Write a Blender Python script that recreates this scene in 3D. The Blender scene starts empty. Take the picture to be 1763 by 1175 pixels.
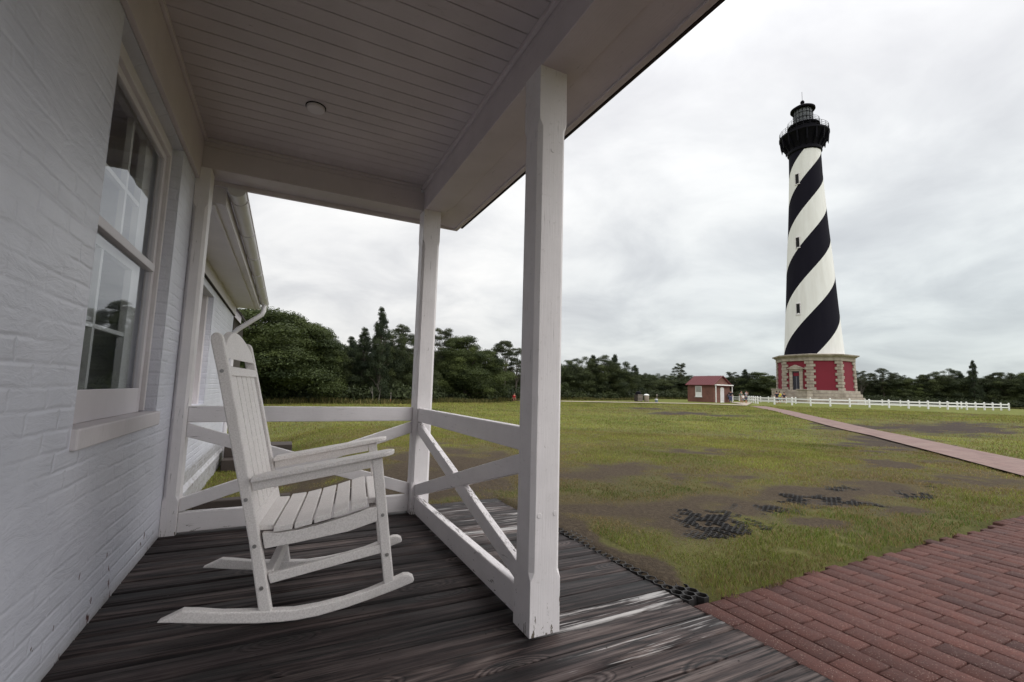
import bpy, bmesh, math, random
import numpy as np
from mathutils import Vector, Matrix
R = math.radians
C = bpy.context.scene.collection
sc = bpy.context.scene

# ---------------------------------------------------------------- camera
cam = bpy.data.cameras.new('camera'); co = bpy.data.objects.new('camera', cam); C.objects.link(co); sc.camera = co
cam.sensor_width = 36.0; cam.lens = 16.01; cam.clip_start = 0.05; cam.clip_end = 3000
CR = ((0.89476068, -0.44578176, 0.0261142), (0.07062984, 0.08353713, -0.99399848), (0.44092489, 0.89123519, 0.10623124))
co.matrix_world = Matrix(((CR[0][0], -CR[1][0], -CR[2][0], 0), (CR[0][1], -CR[1][1], -CR[2][1], 0), (CR[0][2], -CR[1][2], -CR[2][2], 1.0), (0, 0, 0, 1)))

# ---------------------------------------------------------------- world: overcast sky
SUN_EL, SUN_AZ = 55, 120          # azimuth from +Y towards +X
w = bpy.data.worlds.new('World'); sc.world = w; w.use_nodes = True
nt = w.node_tree; nt.nodes.clear()
def N(t, typ, **kw):
    n = t.nodes.new(typ)
    for k, v in kw.items():
        if k.startswith('i_'):
            key = k[2:]; key = int(key) if key.isdigit() else key.replace('_', ' ')
            n.inputs[key].default_value = v
        else: setattr(n, k, v)
    return n
def ramp(t, src, stops, interp='LINEAR'):
    n = t.nodes.new('ShaderNodeValToRGB'); n.color_ramp.interpolation = interp
    e = n.color_ramp.elements
    while len(e) < len(stops): e.new(0.5)
    for el, (p, c) in zip(e, stops):
        el.position = p; el.color = (c, c, c, 1) if isinstance(c, (int, float)) else (*c, 1)
    t.links.new(src, n.inputs[0]); return n.outputs[0]
def math_(t, op, a, b=None, c=None, clamp=False):
    n = t.nodes.new('ShaderNodeMath'); n.operation = op; n.use_clamp = clamp
    for i, v in enumerate((a, b, c)):
        if v is None: continue
        if isinstance(v, (int, float)): n.inputs[i].default_value = v
        else: t.links.new(v, n.inputs[i])
    return n.outputs[0]
def mix(t, f, a, b, typ='MIX'):
    n = t.nodes.new('ShaderNodeMix'); n.data_type = 'RGBA'; n.blend_type = typ
    for i, v in ((0, f), (6, a), (7, b)):
        if isinstance(v, (int, float)): n.inputs[i].default_value = v
        elif isinstance(v, tuple): n.inputs[i].default_value = (*v, 1) if len(v) == 3 else v
        else: t.links.new(v, n.inputs[i])
    return n.outputs[2]
tc = N(nt, 'ShaderNodeTexCoord')
sky = N(nt, 'ShaderNodeTexSky', sky_type='NISHITA', sun_disc=False, sun_elevation=R(SUN_EL), sun_rotation=R(SUN_AZ), air_density=1.0, dust_density=3.0)
sep = N(nt, 'ShaderNodeSeparateXYZ'); nt.links.new(tc.outputs['Generated'], sep.inputs[0])
zz = math_(nt, 'ADD', math_(nt, 'MAXIMUM', sep.outputs[2], 0.0), 0.22)
cx = math_(nt, 'DIVIDE', sep.outputs[0], zz); cy = math_(nt, 'DIVIDE', sep.outputs[1], zz)
cmb = N(nt, 'ShaderNodeCombineXYZ'); nt.links.new(cx, cmb.inputs[0]); nt.links.new(cy, cmb.inputs[1])
n1 = N(nt, 'ShaderNodeTexNoise', i_Scale=1.7, i_Detail=6.0, i_Roughness=0.55, i_Distortion=0.35); nt.links.new(cmb.outputs[0], n1.inputs[0])
n2 = N(nt, 'ShaderNodeTexNoise', i_Scale=0.45, i_Detail=2.0); nt.links.new(cmb.outputs[0], n2.inputs[0])
cl = math_(nt, 'ADD', math_(nt, 'MULTIPLY', n1.outputs[0], 0.6), math_(nt, 'MULTIPLY', n2.outputs[0], 0.4))
ccol = ramp(nt, cl, [(0.36, (0.73, 0.73, 0.745)), (0.45, (0.85, 0.85, 0.855)), (0.53, (0.99, 0.985, 0.975)), (0.62, (1.12, 1.105, 1.08))])
# brighter towards the zenith as under real overcast, grey-blue near the horizon away from the sun
up = ramp(nt, sep.outputs[2], [(0.0, 0.82), (0.12, 0.93), (0.35, 1.06), (0.55, 1.25), (1.0, 2.3)])
ccol = mix(nt, 1.0, ccol, up, 'MULTIPLY')
vd = N(nt, 'ShaderNodeVectorMath', operation='DOT_PRODUCT'); nt.links.new(tc.outputs['Generated'], vd.inputs[0]); vd.inputs[1].default_value = (0.96, 0.28, 0.0)
tint = ramp(nt, vd.outputs['Value'], [(0.55, (1.0, 1.0, 1.0)), (1.0, (0.80, 0.88, 0.90))])
hz = ramp(nt, sep.outputs[2], [(0.0, 1.0), (0.55, 0.0)])
tint = mix(nt, hz, (1.0, 1.0, 1.0), tint)
ccol = mix(nt, 1.0, ccol, tint, 'MULTIPLY')
vb_ = N(nt, 'ShaderNodeVectorMath', operation='DOT_PRODUCT'); nt.links.new(tc.outputs['Generated'], vb_.inputs[0]); vb_.inputs[1].default_value = (0.30, -0.95, 0.0)
bk = N(nt, 'ShaderNodeMapRange'); bk.inputs[1].default_value = .12; bk.inputs[2].default_value = .8; bk.inputs[3].default_value = 1.0; bk.inputs[4].default_value = 1.75; nt.links.new(vb_.outputs['Value'], bk.inputs[0])
ccol = mix(nt, 1.0, ccol, bk.outputs[0], 'MULTIPLY')
skc = mix(nt, 1.0, sky.outputs[0], (0.1, 0.1, 0.1), 'MULTIPLY')
fin = mix(nt, 0.88, skc, ccol)
bg = N(nt, 'ShaderNodeBackground', i_Strength=1.0); nt.links.new(fin, bg.inputs[0])
wo = N(nt, 'ShaderNodeOutputWorld'); nt.links.new(bg.outputs[0], wo.inputs[0])
sl = bpy.data.lights.new('sun', 'SUN'); sl.energy = 0.8; sl.angle = R(20); sl.color = (1.0, 0.97, 0.94)
so = bpy.data.objects.new('sun', sl); C.objects.link(so)
so.rotation_euler = (R(90 - SUN_EL), 0, R(180 - SUN_AZ))
so.location = (0, 0, 30)
sc.view_settings.view_transform = 'Standard'; sc.view_settings.look = 'None'; sc.view_settings.exposure = 0.0; sc.view_settings.gamma = 1.0
sc.view_settings.use_curve_mapping = False
sc.cycles.max_bounces = 8; sc.cycles.diffuse_bounces = 5; sc.cycles.transparent_max_bounces = 12

# ---------------------------------------------------------------- noise / terrain
rng = np.random.default_rng(7)
_tab = rng.random((256, 256))
def vnoise(x, y):
    x = np.asarray(x, float); y = np.asarray(y, float)
    xi = np.floor(x).astype(int); yi = np.floor(y).astype(int); fx = x - xi; fy = y - yi
    fx = fx*fx*(3-2*fx); fy = fy*fy*(3-2*fy)
    a = _tab[xi & 255, yi & 255]; b = _tab[(xi+1) & 255, yi & 255]; c = _tab[xi & 255, (yi+1) & 255]; d = _tab[(xi+1) & 255, (yi+1) & 255]
    return (a*(1-fx)+b*fx)*(1-fy)+(c*(1-fx)+d*fx)*fy
def fbm(x, y, o=4):
    s = 0; a = 0.5; t = 0
    for i in range(o):
        s = s + a*vnoise(np.asarray(x)*2**i+17.3*i, np.asarray(y)*2**i+5.1*i); t += a; a *= 0.5
    return s/t
def sm(a, b, x):
    t = np.clip((x-a)/(b-a), 0, 1); return t*t*(3-2*t)
def G(x, y):
    r = np.hypot(x, y)
    z = -.032-.268*sm(5, 25, r)+.27*np.exp(-((x-72)**2+(y-42)**2)/(2*38**2))
    wt = sm(1.5, -.5, x)*sm(3.8, 6, y)*sm(30, 12, r)
    return z*(1-wt)+(-.4)*wt

# far layout in metres (x, y) around the porch
FENCE_FRONT= [(58.681,41.634),(58.548,39.113),(58.529,36.760),(59.012,34.720),(61.196,33.632),(63.380,32.544),(65.564,31.456),(67.748,30.368),(69.931,29.280),(72.115,28.192),(74.299,27.104)]
FENCE_SIDE=[ (74.300,27.103),(76.699,27.033),(79.098,26.962),(81.497,26.892),(83.896,26.822),(86.295,26.751),(88.694,26.681),(91.094,26.611) ]
FENCE_BACK=[ (91.094,26.611),(90.956,29.073),(90.819,31.535),(90.681,33.997),(90.544,36.460),(90.407,38.922),(90.269,41.384),(90.132,43.847),(89.995,46.309) ]
FENCE_GATE=[ (72.446,44.900),(73.551,47.162),(74.656,49.424),(75.760,51.686),(76.865,53.948),(77.969,56.210),(79.074,58.472),(80.179,60.734),(81.283,62.996) ]
FENCE_SHORT=[ (58.681,41.634),(60.643,43.357),(62.604,45.079),(64.566,46.802),(66.527,48.524),(68.489,50.247) ]
BLOBS=[ (2.51,3.22,0.35,-0.14,0.19,0.25,1.0),(3.44,2.77,0.53,-0.21,0.37,0.29,1.0),(4.90,2.90,0.55,-0.20,0.43,0.25,1.0),(5.88,2.85,0.55,-0.19,0.38,0.18,0.9),(3.90,4.89,0.69,-0.22,0.27,0.34,0.6),(3.35,4.64,0.28,-0.09,0.21,0.29,0.9),(2.15,5.83,0.59,-0.18,0.48,1.33,1.0),(4.68,3.75,0.48,-0.17,0.25,0.20,0.6),(28.55,10.29,5.55,-0.99,6.23,2.23,0.8),(15.23,6.75,1.99,-0.20,4.00,1.76,0.8),(8.17,2.64,0.71,-0.21,0.65,0.21,1.0),(21.73,11.50,2.03,-0.31,3.62,1.91,0.8),(21.41,21.22,2.78,-0.13,1.76,1.75,0.9),(25.51,27.07,3.03,0.08,1.74,1.85,0.7),(32.55,31.53,2.37,0.17,1.99,1.93,0.7),(23.61,18.80,2.74,-0.21,1.55,1.23,0.6),(3.81,2.35,0.74,-0.29,0.17,0.10,0.7),(4.91,2.30,0.54,-0.20,0.25,0.12,0.6),(0.48,5.46,1.09,-1.34,0.08,0.97,0.8),(6.96,6.19,0.97,-0.21,0.33,0.29,0.5),(13.35,9.59,1.56,-0.07,1.13,0.81,0.5),(9.05,3.87,0.69,-0.17,0.55,0.23,0.8),(1.62,6.54,0.45,-0.22,0.20,0.82,0.8),(28.18,14.03,2.68,-0.36,2.71,1.34,0.6),(49.72,17.50,5.30,-0.32,5.47,1.92,0.4) ]
TREES=[ ('oak',-3.70,33.34,6.22,4.20),('oak',-2.08,33.66,6.30,4.30),('oak',-0.63,35.19,6.42,3.40),('oak',0.61,34.57,5.85,2.80),('oak',1.81,36.22,5.71,2.40),('scrub',2.72,35.77,5.14,1.90),('cedar',4.61,38.20,5.07,2.20),('cedar',5.36,36.70,5.67,2.00),('cedar',6.29,35.11,7.13,2.00),('scrub',7.57,36.73,6.13,1.80),('pine',8.77,38.38,6.38,1.90),('scrub',9.47,36.91,5.59,1.90),('pine',12.90,40.82,6.73,1.90),('oak',13.76,40.39,6.15,2.40),('oak',14.96,39.79,6.08,2.80),('oak',17.43,40.81,5.15,2.60),('cedar',21.49,47.79,5.68,2.00),('pine',21.75,45.41,6.51,2.40),('pine',24.66,48.46,6.12,2.00),('cedar',29.25,52.92,5.78,2.20),('oak',30.96,52.07,5.52,2.60),('scrub',36.69,55.96,5.84,3.20),('scrub',39.31,55.78,6.31,3.20),('cedar',41.91,56.74,6.58,3.00),('scrub',42.85,55.15,6.90,3.20),('cedar',45.55,56.05,6.83,2.80),('scrub',46.91,55.37,5.96,2.60),('cedar',49.73,56.22,5.39,2.20),('scrub',53.96,58.61,4.69,2.60),('scrub',73.86,75.70,5.83,4.00),('scrub',79.78,77.24,5.58,3.80),('pine',82.64,78.07,8.29,2.60),('scrub',83.34,75.47,5.68,4.00),('scrub',87.14,73.58,5.79,3.60),('scrub',94.42,76.70,5.73,3.60),('pine',93.65,72.58,6.57,3.00),('cedar',94.38,69.97,7.07,3.40),('oak',96.99,68.67,6.75,4.60),('oak',103.55,69.90,6.10,4.20),('scrub',120.13,75.14,6.41,4.00),('scrub',130.13,75.78,6.79,4.50),('scrub',130.40,70.02,6.73,4.50),('pine',122.66,60.38,7.81,3.20),('scrub',127.07,60.44,7.59,3.40),('pine',125.11,56.91,8.38,3.40),('scrub',127.89,55.53,7.79,3.60),('oak',127.97,53.24,6.14,3.20),('pine',130.82,51.82,7.03,2.60),('scrub',130.86,49.54,8.03,3.80),('scrub',133.66,48.15,8.64,3.80),('cedar',135.87,47.05,7.93,3.00),('cedar',133.11,43.92,9.99,2.40),('scrub',138.34,43.57,7.32,3.40),('pine',138.03,41.47,7.64,3.00),('scrub',137.41,39.53,7.82,3.60),('oak',139.93,38.28,7.90,3.60),('scrub',140.23,35.88,7.86,4.00),('oak',140.92,33.28,7.82,4.50) ]
BACKROW=[ ('scrub',-6.07,42.18,6.63,1.95),('oak',-4.89,45.02,6.66,2.06),('scrub',-3.07,41.93,6.06,1.99),('scrub',-1.55,43.65,6.31,2.07),('oak',0.13,45.82,6.15,2.17),('oak',1.84,44.16,5.56,2.14),('scrub',3.52,42.71,5.26,2.12),('oak',5.76,46.14,5.24,2.27),('scrub',7.63,45.48,5.37,2.28),('scrub',9.96,46.91,5.57,2.36),('oak',11.21,43.43,5.19,2.27),('oak',14.86,48.46,5.32,2.49),('oak',18.42,51.86,5.33,2.65),('scrub',21.29,52.60,4.73,2.72),('scrub',23.96,52.56,4.40,2.76),('scrub',28.82,56.62,4.38,2.97),('oak',34.71,61.64,4.64,3.23),('scrub',40.60,65.68,5.08,3.45),('scrub',43.90,65.07,5.18,3.48),('scrub',46.87,63.89,4.64,3.49),('scrub',53.93,67.84,5.02,3.73),('oak',56.86,66.26,4.71,3.73),('scrub',83.86,90.72,6.23,4.94),('scrub',86.31,87.20,5.03,4.87),('oak',89.95,84.98,5.91,4.85),('scrub',93.47,82.70,4.94,4.84),('scrub',94.35,78.25,5.62,4.71),('oak',99.10,77.10,5.80,4.75),('scrub',105.83,77.33,6.56,4.86),('scrub',112.15,77.03,6.21,4.95),('scrub',116.31,75.15,5.53,4.96),('scrub',124.96,75.99,6.75,5.12),('scrub',119.18,68.26,6.68,4.78),('scrub',129.96,70.08,6.18,5.01),('oak',138.91,70.56,7.03,5.17),('scrub',133.66,63.98,6.19,4.88),('oak',138.88,62.60,6.11,4.92),('oak',148.69,63.11,6.89,5.09),('oak',151.12,60.40,6.97,5.04),('scrub',150.19,56.50,7.99,4.90),('scrub',157.83,55.84,8.42,5.00),('scrub',155.79,51.82,8.08,4.84),('oak',153.62,47.98,7.43,4.68),('scrub',159.42,46.69,7.32,4.74),('oak',167.99,46.10,8.52,4.85),('scrub',164.91,42.36,8.21,4.68),('oak',167.34,40.15,7.89,4.65) ]
UNDER=[ (-3.323,32.029),(-0.581,32.349),(1.845,33.953),(5.643,33.748),(8.232,34.146),(11.958,37.352),(16.478,37.912),(21.482,43.293),(28.258,48.917),(34.470,52.571),(42.443,51.974),(47.119,53.019),(63.904,69.405),(77.413,71.674),(87.242,67.902),(98.226,64.679),(116.628,57.761),(124.388,48.270),(130.039,40.955),(132.432,36.388),(136.803,30.835) ]

BLOBS = BLOBS+[(3.1, 3.15, 1.2, -.15, .02, .26, .95), (5.3, 2.98, 1.5, -.15, .02, .24, .95), (7.6, 2.95, 1.0, 0, 0, .2, .75), (1.97, 2.45, .15, 0, .02, .70, 2.2), (1.3, 4.5, .7, 0, 0, .5, .9), (.2, 5.3, 1.3, 0, 0, .8, .9), (1.9, 5.6, 1.0, 0, 0, .9, .9)]
def dirt(x, y):
    x = np.asarray(x, float); y = np.asarray(y, float)
    v = np.zeros_like(x)
    wr = np.clip(np.hypot(x, y)/8, .5, 3); x0_, y0_ = x, y
    x = x0_+(fbm(x0_*1.6+50, y0_*1.6, 4)-.5)*1.1*wr; y = y0_+(fbm(x0_*1.6, y0_*1.6+70, 4)-.5)*1.1*wr
    for bx, by, ax, ay, ex, ey, s in BLOBS:
        det = ax*ey-ay*ex
        u = ((x-bx)*ey-(y-by)*ex)/det; q = (-(x-bx)*ay+(y-by)*ax)/det
        v = np.maximum(v, s*np.exp(-0.8*(u*u+q*q)))
    x, y = x0_, y0_; r = np.hypot(x, y)
    f = fbm(x*2.3+3, y*2.3+8, 5)*np.where(r < 14, 1, 0.6)+fbm(x*.3, y*.3, 4)*np.where(r < 14, 0, 0.4)
    return np.clip(v*(.42+1.55*f)+(f-.5)*1.35, 0, 1)

def dryness(x, y):
    x = np.asarray(x, float); y = np.asarray(y, float); wx = (fbm(x*.9+11, y*.9, 4)-.5)*1.6; wy = (fbm(x*.9, y*.9+31, 4)-.5)*1.6
    X_, Y_ = x+wx, y+wy; v = np.zeros_like(X_)
    for cx_, cy_, rx, ry, an, s in DRY:
        c_, s_ = math.cos(an), math.sin(an); u = ((X_-cx_)*c_+(Y_-cy_)*s_)/rx; q = (-(X_-cx_)*s_+(Y_-cy_)*c_)/ry; v = np.maximum(v, s*np.exp(-.9*(u*u+q*q)))
    return np.clip(v*(.45+1.1*fbm(x*3+2, y*3, 4)), 0, 1)
DRY = [(3.6, 3.15, 2.4, .55, -.10, 1.5), (6.2, 2.95, 2.2, .5, -.12, 1.35), (2.6, 4.9, 1.7, .8, -.2, .85), (4.6, 4.6, 2.0, .6, -.25, .7), (7.5, 3.6, 2.2, .7, .2, .8), (2.4, 6.2, 1.8, 1.2, 0, .9),
       (15.5, 7.2, 9, 1.3, .62, .95), (8.6, 2.9, 2.4, .7, .4, .9), (28, 10.5, 9, 3.5, .3, .7), (23, 24, 7, 3, .2, .5), (.4, 5.4, 1.6, .8, 0, .9), (9, 9, 4, 1.2, -.2, .4), (5.5, 7.5, 2.5, .8, -.2, .5)]

# ---------------------------------------------------------------- mesh helpers
def link(o, parent=None):
    C.objects.link(o)
    if parent is not None: o.parent = parent
    return o
class MB:
    def __init__(s): s.v = []; s.f = []
    def poly(s, vs, fs):
        k = len(s.v); s.v += [tuple(p) for p in vs]; s.f += [tuple(i+k for i in f) for f in fs]; return s
    def box(s, x0, x1, y0, y1, z0, z1):
        return s.poly([(x0,y0,z0),(x1,y0,z0),(x1,y1,z0),(x0,y1,z0),(x0,y0,z1),(x1,y0,z1),(x1,y1,z1),(x0,y1,z1)],
                      [(0,3,2,1),(4,5,6,7),(0,1,5,4),(1,2,6,5),(2,3,7,6),(3,0,4,7)])
    def prism(s, pts, a, b, axis='y'):           # pts = polygon in the other two axes
        n = len(pts)
        def P(p, t):
            return {'y': (p[0], t, p[1]), 'x': (t, p[0], p[1]), 'z': (p[0], p[1], t)}[axis]
        return s.poly([P(p, a) for p in pts]+[P(p, b) for p in pts],
                      [tuple(range(n)), tuple(range(2*n-1, n-1, -1))]+[(i, i+n, (i+1) % n+n, (i+1) % n) for i in range(n)])
    def tube(s, path, rad, n=8, cap=True):
        path = [Vector(p) for p in path]; rs = rad if hasattr(rad, '__len__') else [rad]*len(path)
        vs = []; up = Vector((0.13, 0.07, 1))
        for i, p in enumerate(path):
            d = (path[min(i+1, len(path)-1)]-path[max(i-1, 0)]).normalized()
            if abs(d.dot(up.normalized())) > .97: up = Vector((1, 0.1, 0))
            a = d.cross(up).normalized(); b = d.cross(a)
            vs += [p+rs[i]*(a*math.cos(2*math.pi*k/n)+b*math.sin(2*math.pi*k/n)) for k in range(n)]
        fs = [(i*n+k, i*n+(k+1) % n, (i+1)*n+(k+1) % n, (i+1)*n+k) for i in range(len(path)-1) for k in range(n)]
        if cap: fs += [tuple(range(n-1, -1, -1)), tuple((len(path)-1)*n+k for k in range(n))]
        return s.poly(vs, fs)
    def lathe(s, prof, n=32, c=(0, 0), a0=0):
        vs = [(c[0]+r*math.cos(a0+2*math.pi*k/n), c[1]+r*math.sin(a0+2*math.pi*k/n), z) for r, z in prof for k in range(n)]
        m = len(prof)
        fs = [(i*n+k, i*n+(k+1) % n, (i+1)*n+(k+1) % n, (i+1)*n+k) for i in range(m-1) for k in range(n)]
        fs += [tuple(range(n-1, -1, -1)), tuple((m-1)*n+k for k in range(n))]
        return s.poly(vs, fs)
    def beam(s, p, q, wdt, hgt, up=(0, 0, 1)):   # box along p-q
        p = Vector(p); q = Vector(q); d = (q-p).normalized(); a = d.cross(Vector(up)).normalized(); b = a.cross(d)
        vs = [r+a*wdt/2*i+b*hgt/2*j for r in (p, q) for i, j in ((-1,-1),(1,-1),(1,1),(-1,1))]
        return s.poly(vs, [(0,1,2,3),(7,6,5,4),(0,4,5,1),(1,5,6,2),(2,6,7,3),(3,7,4,0)])
    def build(s, name, mat, parent=None, bevel=0, smooth=False, seg=2, loc=None, rotz=0):
        me = bpy.data.meshes.new(name); me.from_pydata([tuple(v) for v in s.v], [], s.f); me.update()
        bm = bmesh.new(); bm.from_mesh(me); bmesh.ops.recalc_face_normals(bm, faces=bm.faces); bm.to_mesh(me); bm.free()
        me.materials.append(mat)
        if smooth:
            me.polygons.foreach_set('use_smooth', [True]*len(me.polygons))
            try: me.set_sharp_from_angle(angle=R(35))
            except Exception: pass
        o = bpy.data.objects.new(name, me); link(o, parent)
        if loc: o.location = loc
        o.rotation_euler.z = rotz
        if bevel:
            b = o.modifiers.new('bevel', 'BEVEL'); b.width = bevel; b.segments = seg; b.limit_method = 'ANGLE'; b.angle_limit = R(40)
        return o
def quadmesh(name, V, F, mat, parent=None, col=None, kind=None):
    """fast numpy mesh; F (m,k) uniform"""
    me = bpy.data.meshes.new(name); m, k = F.shape
    me.vertices.add(len(V)); me.vertices.foreach_set('co', np.asarray(V, np.float32).ravel())
    me.loops.add(m*k); me.loops.foreach_set('vertex_index', F.astype(np.int32).ravel())
    me.polygons.add(m); me.polygons.foreach_set('loop_start', np.arange(0, m*k, k, dtype=np.int32))
    try: me.polygons.foreach_set('loop_total', np.full(m, k, dtype=np.int32))
    except Exception: pass
    me.update(calc_edges=True)
    if col is not None:
        a = me.attributes.new('col', 'FLOAT_COLOR', 'POINT')
        a.data.foreach_set('color', np.concatenate([col, np.ones((len(V), 1))], 1).astype(np.float32).ravel())
    me.materials.append(mat)
    if name is None: return me
    o = bpy.data.objects.new(name, me); link(o, parent)
    if kind: o['kind'] = kind
    return o
def tag(o, label=None, cat=None, group=None, kind=None):
    if label: o['label'] = label
    if cat: o['category'] = cat
    if group: o['group'] = group
    if kind: o['kind'] = kind
    return o
def empty(name, loc=(0, 0, 0), rz=0):
    o = bpy.data.objects.new(name, None); C.objects.link(o); o.location = loc; o.rotation_euler.z = rz; return o

# ---------------------------------------------------------------- materials
def newmat(name):
    m = bpy.data.materials.new(name); m.use_nodes = True; t = m.node_tree
    b = t.nodes['Principled BSDF']; return m, t, b
def bump(t, b, h, strength=0.3, dist=0.01, prev=None):
    n = N(t, 'ShaderNodeBump', i_Strength=strength, i_Distance=dist); t.links.new(h, n.inputs['Height'])
    if prev is not None: t.links.new(prev, n.inputs['Normal'])
    if b is not None: t.links.new(n.outputs[0], b.inputs['Normal'])
    return n.outputs[0]
def pos(t, scale=(1, 1, 1), obj=False):
    src = N(t, 'ShaderNodeTexCoord').outputs['Object'] if obj else N(t, 'ShaderNodeNewGeometry').outputs['Position']
    mp = N(t, 'ShaderNodeMapping'); mp.inputs['Scale'].default_value = scale; t.links.new(src, mp.inputs[0]); return mp.outputs[0]
def noise(t, vec, scale=5, detail=4, rough=0.55, dist=0.0):
    n = N(t, 'ShaderNodeTexNoise', i_Scale=float(scale), i_Detail=float(detail), i_Roughness=rough, i_Distortion=dist); t.links.new(vec, n.inputs[0]); return n.outputs[0]
def simple(name, col, rough=0.6, var=0.12, scale=8, metal=0, spec=0.4, bmp=0.15):
    m, t, b = newmat(name); n = noise(t, pos(t, obj=True), scale)
    c = mix(t, n, tuple(x*(1-var) for x in col), tuple(min(1, x*(1+var)) for x in col)); t.links.new(c, b.inputs['Base Color'])
    b.inputs['Roughness'].default_value = rough; b.inputs['Metallic'].default_value = metal; b.inputs['Specular IOR Level'].default_value = spec
    if bmp: bump(t, b, noise(t, pos(t, obj=True), scale*6), bmp, 0.004)
    return m
def paint(name, col=(0.80, 0.765, 0.775), axis='z', peel=0.0, topwear=False, lowdirt=0.0, rough=0.5):
    """old white paint over grained timber; the grain runs along axis"""
    m, t, b = newmat(name)
    sc_ = {'z': (1, 1, .06), 'x': (.06, 1, 1), 'y': (1, .06, 1)}[axis]
    g = noise(t, pos(t, sc_), 110, 4, 0.6, 0.4); big = noise(t, pos(t), 3.1, 5, 0.6); fine = noise(t, pos(t), 60, 3)
    base = mix(t, ramp(t, big, [(0.35, 0.0), (0.7, 1.0)]), tuple(x*0.88 for x in col), col)
    base = mix(t, ramp(t, fine, [(0.62, 0.0), (0.8, 0.35)]), base, (0.36, 0.34, 0.31))
    crack = ramp(t, g, [(0.31, 1.0), (0.355, 0.0)])
    cm = ramp(t, noise(t, pos(t), 2.3, 3), [(0.5, 0.0), (0.65, 0.8)])
    base = mix(t, math_(t, 'MULTIPLY', crack, cm), base, (0.15, 0.13, 0.12))
    geo = N(t, 'ShaderNodeNewGeometry'); s2 = N(t, 'ShaderNodeSeparateXYZ'); t.links.new(geo.outputs['Position'], s2.inputs[0])
    if peel:
        low = ramp(t, s2.outputs[2], [(0.0, 1.0), (0.05, 0.75), (0.16, 0.15), (0.25, 0.0)])
        pn = noise(t, pos(t, {'z': (1, 1, .22), 'x': (.22, 1, 1), 'y': (1, .22, 1)}[axis]), 62, 5, 0.62, 0.6)
        pm = math_(t, 'GREATER_THAN', math_(t, 'ADD', math_(t, 'MULTIPLY', low, 0.16*peel), pn), 0.735)
        base = mix(t, pm, base, mix(t, g, (0.08, 0.065, 0.05), (0.22, 0.19, 0.16)))
    if topwear:
        s3 = N(t, 'ShaderNodeSeparateXYZ'); t.links.new(geo.outputs['Normal'], s3.inputs[0])
        up_ = ramp(t, s3.outputs[2], [(0.55, 0.0), (0.8, 1.0)])
        tw = noise(t, pos(t, {'z': (1, 1, .05), 'x': (.05, 1, 1), 'y': (1, .05, 1)}[axis]), 150, 4, 0.65, 0.5)
        tmask = math_(t, 'MULTIPLY', up_, math_(t, 'MULTIPLY', ramp(t, tw, [(0.52, 0.0), (0.58, 1.0)]), ramp(t, noise(t, pos(t), 5, 3), [(0.46, 0.0), (0.56, 1.0)])))
        base = mix(t, tmask, base, (0.09, 0.08, 0.075))
    t.links.new(base, b.inputs['Base Color']); b.inputs['Roughness'].default_value = rough; b.inputs['Specular IOR Level'].default_value = 0.3
    nb = bump(t, None, g, 0.6, 0.002); bump(t, b, big, 0.25, 0.006, nb)
    return m

M = {}
M['paint_z'] = paint('white paint upright grain', peel=1.0)
M['paint_x'] = paint('white paint cross grain', axis='x', peel=.5, topwear=True)
M['paint_y'] = paint('white paint long grain', axis='y', peel=.6, topwear=True)
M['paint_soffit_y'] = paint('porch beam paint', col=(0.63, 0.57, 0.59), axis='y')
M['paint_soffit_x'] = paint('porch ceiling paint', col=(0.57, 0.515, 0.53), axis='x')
M['trim'] = paint('window trim paint', col=(0.68, 0.64, 0.655), axis='z')

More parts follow.
